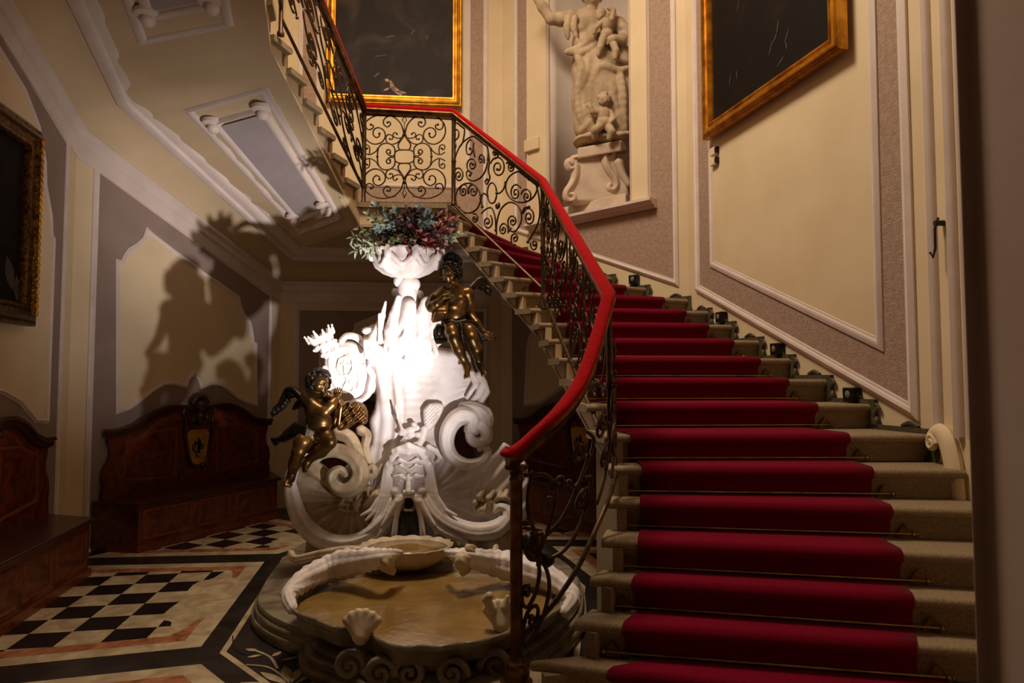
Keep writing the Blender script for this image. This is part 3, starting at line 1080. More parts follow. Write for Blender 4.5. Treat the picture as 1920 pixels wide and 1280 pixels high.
# sloping bay next to the niche wall, traced once and reused up and down the stairs
OV = [
    [smooth_path([(1345, 560), (1350, 470), (1320, 385), (1250, 342), (1180, 362), (1115, 420), (1070, 520), (1038, 650), (1028, 770), (1045, 870), (1100, 960)], 4), smooth_path([(1345, 560), (1330, 630), (1290, 695), (1225, 728), (1175, 705), (1165, 655), (1190, 640), (1205, 665), (1192, 680)], 4)],
    [spiral(1212, 590, 52, 72, 90, 1.7, 1), spiral(1290, 545, 30, 55, 40, 1.4, -1), smooth_path([(1235, 525), (1222, 440), (1225, 400), (1195, 375), (1165, 420), (1168, 490), (1200, 500), (1215, 465), (1195, 450)], 4)],
    [[(1178 + 107 * math.cos(a), 875 + 128 * math.sin(a)) for a in [2 * PI * k / 36 for k in range(37)]], spiral(1140, 815, 46, 70, 20, 1.6, -1), spiral(1222, 815, 46, 70, 160, 1.6, 1)],
    [smooth_path([(1100, 440), (1130, 400), (1148, 300), (1135, 235), (1095, 215), (1048, 260), (1035, 330), (1060, 380), (1095, 350), (1095, 300), (1070, 290), (1062, 320)], 4), spiral(1055, 430, 36, 55, 60, 1.5, 1), spiral(1098, 680, 48, 72, 200, 1.7, 1)],
    [smooth_path([(1350, 470), (1360, 560), (1352, 640), (1365, 700), (1340, 755), (1325, 735), (1340, 715)], 4), spiral(1435, 615, 70, 102, 200, 1.8, 1), spiral(1410, 490, 36, 50, 120, 1.5, -1), spiral(1543, 605, 40, 66, 200, 1.6, 1)],
    [[(1383 + 40 * math.cos(a), 832 + 88 * math.sin(a)) for a in [2 * PI * k / 28 for k in range(29)]], smooth_path([(1415, 800), (1440, 835), (1480, 800), (1500, 740)], 4), smooth_path([(1352, 860), (1310, 835), (1290, 880), (1300, 950)], 4), spiral(1428, 940, 22, 34, 300, 1.3, 1)],
    [[(1635 + 135 * math.cos(a), 778 + 135 * math.sin(a)) for a in [2 * PI * k / 40 for k in range(41)]], spiral(1585, 830, 52, 80, 330, 1.6, -1), spiral(1680, 860, 50, 72, 190, 1.6, 1)],
    [smooth_path([(1420, 1190), (1425, 1080), (1460, 970), (1530, 912), (1600, 935), (1635, 1010), (1628, 1090), (1580, 1160), (1530, 1150)], 4), spiral(1560, 1075, 48, 66, 100, 1.6, 1), spiral(1480, 1145, 46, 66, 30, 1.6, -1)],
    [spiral(1700, 1040, 55, 88, 200, 1.8, 1), smooth_path([(1770, 780), (1790, 900), (1790, 1040), (1750, 1150), (1690, 1250)], 4), smooth_path([(1640, 1010), (1660, 960), (1700, 950)], 4)],
    [spiral(1345, 1080, 46, 70, 300, 1.5, 1), spiral(1235, 1050, 34, 45, 240, 1.4, 1), smooth_path([(1290, 1010), (1330, 970), (1380, 960), (1410, 1040), (1415, 1150)], 4)],
    [spiral(1580, 1220, 40, 60, 90, 1.5, 1), spiral(1745, 1270, 34, 60, 200, 1.4, -1), smooth_path([(1760, 720), (1740, 700), (1700, 660)], 4)],
]
MOT = []
for grp in OV:
    MOT.append([[bayD.st(620 + x * K6, 180 + y * K6) for x, y in ln] for ln in grp])
for grp in MOT:
    scroll(bayD, [[(min(max(s, 0.01), 0.995), min(max(t, 0.005), 0.99)) for s, t in ln] for ln in grp], 0.0085)
for k in range(2):
    for grp in MOT:
        scroll(bayE, [[(0.02 + 0.5 * (k + min(max(s, 0), 1) * 0.94), min(max(t, 0.0), 0.99)) for s, t in ln] for ln in grp], 0.0075)
for grp in MOT:
    scroll(bayB, [[(1 - min(max(s, 0.01), 0.99), min(max(t, 0.0), 0.99)) for s, t in ln] for ln in grp], 0.0085)
for b, pl in ((bayD, (0, 1)), (bayE, (0, 1)), (bayB, (0, 1))):
    mb = MB()
    mb.tube([b.p(0, -0.02), b.p(1, -0.02)], 0.014, 8)
    mb.build('bottom_rail', M['iron'], rail, smooth=True)
bayA = Bay(RP0, RP1, 5.45, 4.42, RAILPTS[12].z, RAILPTS[11].z)
mb = MB()
mb.tube([bayA.p(0, -0.02), bayA.p(1, -0.02)], 0.014, 8)
mb.build('bottom_rail', M['iron'], rail, smooth=True)

# the curved lowest bay round the newel
FB = [Vector(p) for p in smooth_path([(0.03, 3.21, 0.36), (0.10, 3.215, 0.42), (0.20, 3.24, 0.52), (0.31, 3.29, 0.66), (0.41, 3.385, 0.82), (0.50, 3.53, 0.96), (0.555, 3.70, 1.06), (0.575, 3.86, 1.12)], 5)]
mb = MB()
mb.tube(FB, 0.013, 8)
mb.build('bottom_rail', M['iron'], rail, smooth=True)


class CurvedBay:
    def p(b, s, t, out=0.0):
        s = min(max(s, 0.0), 1.0)
        k = s * (len(FB) - 1)
        i = min(int(k), len(FB) - 2)
        q = lerp(FB[i], FB[i + 1], k - i)
        u = s * 7
        j = min(int(u), 6)
        rz = lerp(RZ[min(j + 0, 7)] if j else 1.21, RZ[j + 1], u - j) - 0.10
        return V(q.x, q.y, lerp(q.z, rz, t))


FBAY = CurvedBay()
scroll(FBAY, [smooth_path([(0.06, 0.98), (0.22, 0.90), (0.30, 0.72), (0.24, 0.52), (0.16, 0.42), (0.10, 0.50), (0.14, 0.58)], 6), smooth_path([(0.14, 0.98), (0.10, 0.85), (0.11, 0.70), (0.20, 0.52), (0.33, 0.50), (0.45, 0.62), (0.52, 0.72)], 6)], 0.010)
scroll(FBAY, [spiral(0.30, 0.76, 0.06, 0.07, 200, 1.7, 1), spiral(0.45, 0.85, 0.05, 0.08, 0, 1.6, -1), smooth_path([(0.50, 0.95), (0.56, 0.80), (0.50, 0.66), (0.42, 0.62), (0.38, 0.70)], 6)], 0.010)
scroll(FBAY, [smooth_path([(0.04, 0.62), (0.10, 0.46), (0.16, 0.40), (0.26, 0.32), (0.38, 0.26), (0.5, 0.34), (0.54, 0.5), (0.48, 0.6)], 6), spiral(0.46, 0.46, 0.06, 0.08, 270, 1.5, 1), spiral(0.17, 0.50, 0.06, 0.06, 180, 1.6, -1)], 0.011)
scroll(FBAY, [smooth_path([(0.17, 0.40), (0.185, 0.30), (0.16, 0.20), (0.10, 0.15), (0.05, 0.20), (0.05, 0.27), (0.09, 0.29), (0.11, 0.25), (0.09, 0.235)], 6), smooth_path([(0.18, 0.40), (0.23, 0.28), (0.25, 0.14), (0.22, 0.02), (0.15, -0.06), (0.08, -0.06), (0.05, 0.02), (0.10, 0.12), (0.16, 0.11), (0.175, 0.05), (0.14, 0.01), (0.11, 0.04), (0.125, 0.065)], 6)], 0.010)
scroll(FBAY, [spiral(0.64, 0.82, 0.06, 0.12, 90, 1.7, 1), spiral(0.66, 0.48, 0.06, 0.13, 270, 1.7, 1), smooth_path([(0.58, 0.2), (0.66, 0.3), (0.72, 0.5), (0.70, 0.72)], 6)], 0.0085)
scroll(FBAY, [spiral(0.80, 0.74, 0.06, 0.14, 90, 1.7, -1), spiral(0.82, 0.36, 0.06, 0.14, 270, 1.7, -1), smooth_path([(0.75, 0.1), (0.80, 0.25), (0.88, 0.5), (0.86, 0.85)], 6)], 0.0085)
scroll(FBAY, [spiral(0.93, 0.85, 0.04, 0.1, 90, 1.6, 1), spiral(0.94, 0.56, 0.04, 0.12, 270, 1.6, 1), spiral(0.94, 0.2, 0.04, 0.12, 90, 1.6, 1)], 0.0085)

# ------------------------------------------------------------------ benches
def text_mesh(s, size, M4, ext, mb):
    cu = bpy.data.curves.new('letters', 'FONT')
    cu.body = s
    cu.size = size
    cu.extrude = ext
    cu.align_x = 'CENTER'
    cu.align_y = 'CENTER'
    o = bpy.data.objects.new('letters', cu)
    C.objects.link(o)
    dg = bpy.context.evaluated_depsgraph_get()
    me = o.evaluated_get(dg).to_mesh()
    vs = [M4 @ v.co for v in me.vertices]
    fs = [tuple(p.vertices) for p in me.polygons]
    mb.add(vs, fs)
    o.evaluated_get(dg).to_mesh_clear()
    bpy.data.objects.remove(o)
    bpy.data.curves.remove(cu)


def bench(w, label, detail=True):
    mid = w.L / 2 - (0.05 if w is WB else 0)
    t = thing('hall_bench', label, 'bench', w.p(mid, 0, 0.2)[:], 'carved walnut hall benches')
    hwid = 1.0
    half = [(0, 1.235), (0.12, 1.24), (0.25, 1.262), (0.36, 1.262), (0.48, 1.23), (0.58, 1.18), (0.68, 1.11), (0.80, 1.07), (0.92, 1.055), (1.0, 1.06), (0.985, 1.03), (0.96, 1.01), (0.955, 0.95), (0.93, 0.90), (0.925, 0.84), (0.95, 0.79), (0.985, 0.74), (1.0, 0.66), (0.985, 0.57), (1.0, 0.5), (1.0, 0.44)]
    full = [(mid + u, z) for u, z in half] + [(mid - u, z) for u, z in half[::-1][:-1]]
    mb = MB()
    w.poly(full, 0.03, 0.07, mb)
    bk = mb.build('backrest', M['wood'], t)
    mb = MB()
    top = [(mid - u, z - 0.015) for u, z in half[:10][::-1]] + [(mid + u, z - 0.015) for u, z in half[1:10]]
    w.mould(top, 0.075, 0.045, mb, closed=False, base=0.07, prof=[(-0.5, 0), (-0.5, 0.5), (-0.2, 0.6), (0.0, 0.55), (0.15, 1.0), (0.5, 0.9), (0.5, 0)])
    mb.build('top_rail', M['wood_dark'], bk, smooth=True)
    mb = MB()
    inl = [(mid - u * 0.86, z - 0.10) for u, z in half[:9][::-1]] + [(mid + u * 0.86, z - 0.10) for u, z in half[1:9]]
    w.mould(inl, 0.05, 0.006, mb, closed=False, base=0.07)
    mb.build('inlay_band', M['wood_inlay'], bk)
    for sg in (-1, 1):
        mb = MB()
        w.mould([(mid + sg * x, z) for x, z in ((0.25, 1.05), (0.5, 1.04), (0.78, 0.94), (0.8, 0.6), (0.25, 0.55))], 0.035, 0.008, mb, base=0.07)
        mb.build('back_panel_frame', M['wood_inlay'], bk)
    # seat chest
    b0, b1 = mid - 1.06, mid + 1.06
    f0, f1 = (0.44, w.L - 0.38) if w is WB else (mid - 0.83, mid + 0.83)
    mb = MB()
    sd = w.n * 0.0
    mb.prism([w.p(b0, 0.0, 0.03), w.p(b1, 0.0, 0.03), w.p(f1, 0.0, 0.44), w.p(f0, 0.0, 0.44)], V(0, 0, 0.415))
    ch = mb.build('seat_chest', M['wood'], t, bevel=0.006)
    mb = MB()
    mb.prism([w.p(b0 - 0.02, 0.416, 0.028), w.p(b1 + 0.02, 0.416, 0.028), w.p(f1 + 0.025, 0.416, 0.475), w.p(f0 - 0.025, 0.416, 0.475)], V(0, 0, 0.034))
    mb.build('seat', M['wood_dark'], t, bevel=0.01)
    mb = MB()
    mb.prism([w.p(f0 - 0.01, 0.0, 0.44), w.p(f1 + 0.01, 0.0, 0.44), w.p(f1 + 0.01, 0.0, 0.46), w.p(f0 - 0.01, 0.0, 0.46)], V(0, 0, 0.06))
    w.mould([(f0 + 0.06, 0.11), (f0 + 0.06, 0.36), (f0 + 0.55, 0.36), (f0 + 0.55, 0.11)], 0.03, 0.008, mb, base=0.44)
    w.mould([(f1 - 0.06, 0.11), (f1 - 0.06, 0.36), (f1 - 0.55, 0.36), (f1 - 0.55, 0.11)], 0.03, 0.008, mb, base=0.44)
    w.mould([(f0 + 0.65, 0.11), (f0 + 0.65, 0.36), (f1 - 0.65, 0.36), (f1 - 0.65, 0.11)], 0.03, 0.008, mb, base=0.44)
    mb.build('front_panel', M['wood_inlay'], ch)
    # carved crest with shell
    mb = MB()
    for k in range(7):
        a = math.radians(20 + k * 140 / 6)
        c = w.p(mid + 0.085 * math.cos(a), 1.275 + 0.085 * math.sin(a), 0.09)
        mb.ball(c, 0.034, 8)
    mb.ball(w.p(mid, 1.26, 0.10), 0.07, 10)
    mb.ball(w.p(mid, 1.15, 0.09), 0.06, 10, sc=(1, 1, 1.4))
    for sg in (-1, 1):
        mb.tube([w.p(mid + sg * (0.10 + 0.055 * (1 - k / 22) * math.cos(k * 0.55)), 1.14 + 0.055 * (1 - k / 22) * math.sin(k * 0.55), 0.09) for k in range(22)], 0.018, 8)
        mb.tube([w.p(mid + sg * x, z, 0.09) for x, z in smooth_path([(0.06, 1.24), (0.16, 1.25), (0.2, 1.2), (0.16, 1.12), (0.17, 1.0), (0.14, 0.85), (0.10, 0.70), (0.04, 0.64)], 4)], 0.016, 8)
    mb.build('crest', M['wood_dark'], bk, smooth=True)
    mb = MB()
    half2 = [(0, 1.02), (0.10, 1.02), (0.145, 0.99), (0.15, 0.94), (0.13, 0.86), (0.12, 0.74), (0.09, 0.68), (0.0, 0.655)]
    w.poly([(mid + u * 0.9, z) for u, z in half2] + [(mid - u * 0.9, z) for u, z in half2[::-1][1:-1]], 0.07, 0.085, mb)
    pq = mb.build('plaque', M['plaque'], t, smooth=True, bevel=0.006)
    # interlaced monogram
    mb = MB()
    ex = -w.d
    if ex.x < 0:
        ex = -ex
    base = Matrix((ex.to_4d()[:3], (0, 0, 1), tuple(w.n))).transposed().to_4x4()
    sx = 1 if ex.cross(V(0, 0, 1)).dot(w.n) > 0 else -1
    for ch_, sz, du, dz in (('H', 0.13, -0.01, 0.02), ('C', 0.15, -0.035, -0.01), ('P', 0.14, 0.03, -0.03), ('I', 0.19, 0.0, 0.02), ('K', 0.09, -0.015, -0.09)):
        q = w.p(mid, 0.845 + dz, 0.086) + ex * du
        M4 = Matrix.Translation(q) @ base
        text_mesh(ch_, sz, M4, 0.0015, mb)
    mb.build('monogram', M['black'], pq)
    return t


bench(WB, 'walnut bench left of the fountain with a brass monogram plaque on its back')
bench(WA, 'dark walnut bench at the far left, below the gilt framed painting')
bench(WC, 'walnut bench hidden behind the marble fountain')
bench(WD, 'walnut bench seen through the railing under the stairs')

# ------------------------------------------------------------------ paintings
def frame_sweep(w, s0, s1, z0, z1, fw, prof, mb):
    loops = []
    for k, dpt in prof:
        q = fw * k
        loops.append([w.p(s0 + q, z0 + q, dpt), w.p(s1 - q, z0 + q, dpt), w.p(s1 - q, z1 - q, dpt), w.p(s0 + q, z1 - q, dpt)])
    mb.loft([[lp[i] for lp in loops] for i in range(4)], closed_ring=True, closed_path=True)


GP = [(0, 0.02), (0, 0.075), (0.1, 0.085), (0.2, 0.08), (0.28, 0.1), (0.42, 0.105), (0.5, 0.08), (0.7, 0.07), (0.78, 0.082), (0.9, 0.078), (1.0, 0.05), (1.0, 0.02)]


def strokes(w, mb, items, out):
    for s, z, L, ang, wd in items:
        e = (math.cos(ang), math.sin(ang))
        nrm = (-e[1], e[0])
        top = [(s + e[0] * L * t + nrm[0] * wd * math.sin(PI * t) * g, z + e[1] * L * t + nrm[1] * wd * math.sin(PI * t) * g) for t, g in [(k / 6, 1) for k in range(7)] + [(k / 6, -1) for k in range(5, 0, -1)]]
        w.poly(top, out, out + 0.002, mb)


p1 = thing('framed_painting', 'dark painting in a gilt frame behind the landing railing', 'painting', WC.p(1.35, 4.92, 0)[:], 'large paintings on the stair walls')
mb = MB()
frame_sweep(WC, 0.51, 2.18, 4.925, 7.25, 0.125, [(k, d + 0.02) for k, d in GP], mb)
mb.build('frame', M['gold'], p1, smooth=True)
mb = MB()
WC.poly([(0.62, 5.03), (2.07, 5.03), (2.07, 7.15), (0.62, 7.15)], 0.03, 0.055, mb)
cv = mb.build('canvas', M['canvas'], p1)
mb = MB()
sa, za = wpx(735, 165, WC)
strokes(WC, mb, [(sa + 0.02, za + 0.08, 0.16, -1.9, 0.025), (sa, za, 0.18, -2.4, 0.03), (sa + 0.03, za + 0.06, 0.06, 0.4, 0.02), (sa - 0.03, za - 0.06, 0.16, -3.0, 0.014), (sa + 0.02, za - 0.02, 0.10, -0.5, 0.012)], 0.056)
mb.build('painted_figure', M['paint_flesh'], cv)
mb = MB()
strokes(WC, mb, [(wpx(x, y, WC)[0], wpx(x, y, WC)[1], L, a, wd) for x, y, L, a, wd in ((700, 150, 0.12, 2.4, 0.012), (720, 75, 0.16, 2.9, 0.012), (770, 70, 0.1, 2.2, 0.01), (800, 80, 0.08, 1.8, 0.008), (700, 110, 0.2, 3.0, 0.008), (655, 170, 0.08, 1.2, 0.012), (770, 185, 0.12, 0.3, 0.01))], 0.056)
mb.build('painted_clouds', M['paint_grey'], cv)

p2 = thing('framed_painting', 'brown painting in a heavy gilt frame high on the right wall', 'painting', WE.p(1.4, 3.72, 0)[:], 'large paintings on the stair walls')
mb = MB()
frame_sweep(WE, 0.50, 2.30, 3.725, 6.6, 0.13, [(k, d + 0.03) for k, d in GP], mb)
mb.build('frame', M['gold'], p2, smooth=True)
mb = MB()
WE.poly([(0.60, 3.83), (2.19, 3.83), (2.19, 6.5), (0.60, 6.5)], 0.04, 0.065, mb)
cv = mb.build('canvas', M['canvas_brown'], p2)
mb = MB()
strokes(WE, mb, [(wpx(x, y, WE)[0], wpx(x, y, WE)[1], L, a, wd) for x, y, L, a, wd in ((1470, 70, 0.13, 1.3, 0.009), (1463, 84, 0.10, 0.8, 0.008), (1455, 110, 0.14, 1.1, 0.007), (1485, 85, 0.12, 1.0, 0.008), (1490, 95, 0.07, 1.7, 0.008), (1380, 165, 0.12, 1.3, 0.008), (1395, 150, 0.08, 1.6, 0.007), (1470, 130, 0.12, 0.5, 0.008), (1395, 25, 0.12, 1.2, 0.006))], 0.066)
mb.build('painted_figures', M['paint_grey'], cv)

p3 = thing('framed_painting', 'painting in a carved dark gilt frame on the left wall above the bench', 'painting', WA.p(1.7, 1.94, 0)[:], 'large paintings on the stair walls')
mb = MB()
frame_sweep(WA, 0.84, 2.3, 1.95, 3.46, 0.17, [(k, d + 0.02) for k, d in GP], mb)
fr = mb.build('frame', M['gold_dark'], p3, smooth=True)
mb = MB()
for k in range(26):
    mb.ball(WA.p(0.885, 2.05 + k * 0.053, 0.115), 0.022, 6, sc=(1, 1, 1.3))
mb.build('frame_carving', M['gold'], fr, smooth=True)
mb = MB()
WA.poly([(0.98, 2.10), (2.15, 2.10), (2.15, 3.31), (0.98, 3.31)], 0.03, 0.05, mb)
cv3 = mb.build('canvas', M['canvas_brown'], p3)
mb = MB()
strokes(WA, mb, [(1.02, 2.12, 0.2, 1.4, 0.05), (1.1, 2.2, 0.25, 1.2, 0.06)], 0.051)
mb.build('painted_figure', M['paint_grey'], cv3)

# ------------------------------------------------------------------ small fittings
SLW = [(1193, 525, WD, 'topmost'), (1360, 595, WE, 'second highest'), (1466, 655, WE, 'third highest'), (1607, 740, WE, 'lowest')]
for px, py, w, wd in SLW:
    s, z = wpx(px, py, w)
    t = thing('step_light', 'black step light on the right wall skirting, %s of the four' % wd, 'step light', w.p(s, z, 0.03)[:], 'black step lights')
    mb = MB()
    h = 0.048
    w.poly([(s - h * 0.9, z - h), (s + h * 0.9, z - h), (s + h, z + h * 0.3), (s + h, z + h), (s - h, z + h), (s - h, z + h * 0.3)], 0.004, 0.075, mb)
    mb.build('housing', M['black'], t, bevel=0.008)
    mb = MB()
    q = w.p(s, z + 0.005, 0.075)
    mb.lathe((0, 0, 0), [(0.001, 0.006), (0.018, 0.005), (0.024, 0.0), (0.001, -0.002)], 14)
    rot = w.n.to_track_quat('Z', 'Y').to_matrix()
    mb.v = [tuple(rot @ Vector(p) + q) for p in mb.v]
    mb.build('lens', M['lens'], t, smooth=True)
    mb = MB()
    mb.tube([w.p(s, z - h, 0.03), w.p(s, z - h - 0.035, 0.03)], 0.01, 8)
    mb.build('stem', M['black'], t, smooth=True)

for k, (px, py, nm) in enumerate(((1345, 284, 'upper'), (1345, 303, 'lower'))):
    s, z = wpx(px, py, WE)
    mb = MB()
    WE.poly([(s - 0.05, z - 0.035), (s + 0.03, z - 0.035), (s + 0.03, z + 0.035), (s - 0.05, z + 0.035)], 0.008, 0.05, mb)
    t = thing('wall_switch', '%s of two small cream wall switches below the corner of the right painting' % nm, 'switch', WE.p(s, z, 0)[:], 'wall switches')
    mb.build('cover', M['cream'], t, bevel=0.006)
    mb = MB()
    WE.poly([(s + 0.03, z - 0.02), (s + 0.055, z - 0.03), (s + 0.055, z + 0.03), (s + 0.03, z + 0.02)], 0.012, 0.05, mb)
    mb.build('rocker', M['black'], t, bevel=0.004)
s, z = wpx(1772, 440, WF)
mb = MB()
mb.tube([WF.p(0.2, 2.44, 0.03), WF.p(0.2, 2.38, 0.05), WF.p(0.2, 2.27, 0.05), WF.p(0.2, 2.22, 0.065), WF.p(0.2, 2.25, 0.08)], 0.007, 8)
mb.tube([WF.p(0.2, 2.41, 0.0), WF.p(0.2, 2.41, 0.05)], 0.016, 8)
tag(mb.build('wall_hook', M['black'], smooth=True), 'small dark iron hook on the wall strip at the far right', 'hook')
# ------------------------------------------------------------------ sculpting: signed distance shapes turned into one closed skin
def surface_nets(F, org, h):
    nx, ny, nz = F.shape
    s = F < 0
    c = np.zeros((nx - 1, ny - 1, nz - 1), np.int8)
    for dx in (0, 1):
        for dy in (0, 1):
            for dz in (0, 1):
                c += s[dx:nx - 1 + dx, dy:ny - 1 + dy, dz:nz - 1 + dz]
    act = (c > 0) & (c < 8)
    ids = -np.ones(act.shape, np.int64)
    idx = np.argwhere(act)
    ids[act] = np.arange(len(idx))
    acc = np.zeros((len(idx), 3))
    cnt = np.zeros(len(idx))
    ix, iy, iz = idx.T
    cor = [(0, 0, 0), (1, 0, 0), (0, 1, 0), (1, 1, 0), (0, 0, 1), (1, 0, 1), (0, 1, 1), (1, 1, 1)]
    vals = [F[ix + a, iy + b, iz + d].astype(float) for a, b, d in cor]
    for i in range(8):
        for j in range(i + 1, 8):
            a, b = np.array(cor[i]), np.array(cor[j])
            if np.abs(a - b).sum() != 1:
                continue
            m = (vals[i] < 0) != (vals[j] < 0)
            t = vals[i] / (vals[i] - vals[j] + 1e-12)
            p = a[None, :] + t[:, None] * (b - a)[None, :]
            acc[m] += p[m]
            cnt[m] += 1
    vs = (idx + acc / cnt[:, None]) * h + np.array(org)
    faces = []
    for ax in range(3):
        o1, o2 = [(1, 2), (2, 0), (0, 1)][ax]
        sh = list(F.shape)
        lo = [slice(None)] * 3
        hi = [slice(None)] * 3
        lo[ax] = slice(0, sh[ax] - 1)
        hi[ax] = slice(1, sh[ax])
        e = s[tuple(lo)] != s[tuple(hi)]
        pts = np.argwhere(e)
        if not len(pts):
            continue
        ok = (pts[:, o1] > 0) & (pts[:, o2] > 0) & (pts[:, o1] < sh[o1] - 1) & (pts[:, o2] < sh[o2] - 1)
        pts = pts[ok]
        fl_ = s[tuple(lo)][tuple(pts.T)]
        q = []
        for a, b in ((0, 0), (-1, 0), (-1, -1), (0, -1)):
            r = pts.copy()
            r[:, o1] += a
            r[:, o2] += b
            q.append(ids[tuple(r.T)])
        q = np.stack(q, 1)
        q[~fl_] = q[~fl_][:, ::-1]
        faces.append(q[:, ::-1])
    return vs, np.concatenate(faces)


class Sculpt:
    def __init__(s, k=0.012):
        s.pr = []
        s.k = k

    def cap(s, a, b, r1, r2=None, k=None, op='+'):
        s.pr.append(('c', np.array(a, float), np.array(b, float), r1, r1 if r2 is None else r2, s.k if k is None else k, op))
        return s

    def chain(s, pts, rs, k=None):
        if not hasattr(rs, '__len__'):
            rs = [rs] * len(pts)
        for i in range(len(pts) - 1):
            s.cap(pts[i], pts[i + 1], rs[i], rs[i + 1], k)
        return s

    def ell(s, c, r, rot=None, k=None, op='+'):
        r = np.array(r if hasattr(r, '__len__') else (r, r, r), float)
        s.pr.append(('e', np.array(c, float), r, rot, None, s.k if k is None else k, op))
        return s

    def build(s, name, h, m, parent=None, pad=0.02, smooth='full'):
        lo = np.full(3, 1e9)
        hi = -lo
        bb = []
        for p in s.pr:
            if p[0] == 'c':
                r = max(p[3], p[4])
                a, b = np.minimum(p[1], p[2]) - r, np.maximum(p[1], p[2]) + r
            else:
                rr = p[2].max() if p[3] is not None else p[2]
                a, b = p[1] - rr, p[1] + rr
            bb.append((a, b))
            if p[6] == '+':
                lo, hi = np.minimum(lo, a), np.maximum(hi, b)
        lo -= pad
        hi += pad
        n = np.ceil((hi - lo) / h).astype(int) + 1
        F = np.full(n, 1.0, np.float32)
        ax = [lo[i] + h * np.arange(n[i]) for i in range(3)]
        for p, (a, b) in zip(s.pr, bb):
            k = p[5]
            mg = k + 4 * h
            i0 = np.maximum(np.floor((a - mg - lo) / h).astype(int), 0)
            i1 = np.minimum(np.ceil((b + mg - lo) / h).astype(int) + 1, n)
            if (i1 <= i0).any():
                continue
            sl = tuple(slice(i0[i], i1[i]) for i in range(3))
            X = ax[0][sl[0]][:, None, None]
            Y = ax[1][sl[1]][None, :, None]
            Z = ax[2][sl[2]][None, None, :]
            if p[0] == 'c':
                A, B = p[1], p[2]
                d = B - A
                L2 = max(d.dot(d), 1e-12)
                t = np.clip(((X - A[0]) * d[0] + (Y - A[1]) * d[1] + (Z - A[2]) * d[2]) / L2, 0, 1)
                D = np.sqrt((X - A[0] - t * d[0]) ** 2 + (Y - A[1] - t * d[1]) ** 2 + (Z - A[2] - t * d[2]) ** 2) - (p[3] + (p[4] - p[3]) * t)
            else:
                c, r = p[1], p[2]
                q = [X - c[0], Y - c[1], Z - c[2]]
                if p[3] is not None:
                    m_ = np.array(p[3])
                    q = [m_[0][i] * q[0] + m_[1][i] * q[1] + m_[2][i] * q[2] for i in range(3)]
                k0 = np.sqrt((q[0] / r[0]) ** 2 + (q[1] / r[1]) ** 2 + (q[2] / r[2]) ** 2)
                k1 = np.sqrt((q[0] / r[0] ** 2) ** 2 + (q[1] / r[1] ** 2) ** 2 + (q[2] / r[2] ** 2) ** 2)
                D = k0 * (k0 - 1.0) / np.maximum(k1, 1e-9)
                D = np.broadcast_to(D, F[sl].shape)
            G = F[sl]
            if p[6] == '+':
                hh = np.clip(0.5 + 0.5 * (G - D) / max(k, 1e-6), 0, 1)
                F[sl] = G * (1 - hh) + D * hh - k * hh * (1 - hh)
            else:
                hh = np.clip(0.5 - 0.5 * (G + D) / max(k, 1e-6), 0, 1)
                F[sl] = G * (1 - hh) - D * hh + k * hh * (1 - hh)
        vs, fs = surface_nets(F, lo, h)
        return skin(vs, fs, name, m, parent, smooth)


def skin(vs, fs, name, m, parent=None, smooth='full'):
    me = bpy.data.meshes.new(name)
    me.vertices.add(len(vs))
    me.vertices.foreach_set('co', np.asarray(vs, np.float32).ravel())
    me.loops.add(len(fs) * 4)
    me.loops.foreach_set('vertex_index', np.asarray(fs, np.int32).ravel())
    me.polygons.add(len(fs))
    me.polygons.foreach_set('loop_start', np.arange(0, len(fs) * 4, 4, dtype=np.int32))
    me.update(calc_edges=True)
    me.validate()
    me.materials.append(m)
    if smooth:
        me.shade_smooth()
    o = bpy.data.objects.new(name, me)
    C.objects.link(o)
    if parent is not None:
        o.parent = parent
        o.matrix_parent_inverse = Matrix.Translation(parent.location).inverted() if parent.type == 'EMPTY' else Matrix.Identity(4)
    return o


def poly_sdf(px, py, poly):
    """2D signed distance (negative inside) on arrays"""
    d = np.full(px.shape, 1e9)
    ins = np.zeros(px.shape, bool)
    n = len(poly)
    for i in range(n):
        ax_, ay = poly[i]
        bx, by = poly[(i + 1) % n]
        ex, ey = bx - ax_, by - ay
        wx, wy = px - ax_, py - ay
        t = np.clip((wx * ex + wy * ey) / (ex * ex + ey * ey + 1e-12), 0, 1)
        d = np.minimum(d, (wx - ex * t) ** 2 + (wy - ey * t) ** 2)
        cnd = (ay > py) != (by > py)
        with np.errstate(divide='ignore', invalid='ignore'):
            xin = px < (bx - ax_) * (py - ay) / ((by - ay) if by != ay else 1e-12) + ax_
        ins ^= cnd & xin
    d = np.sqrt(d)
    return np.where(ins, -d, d)


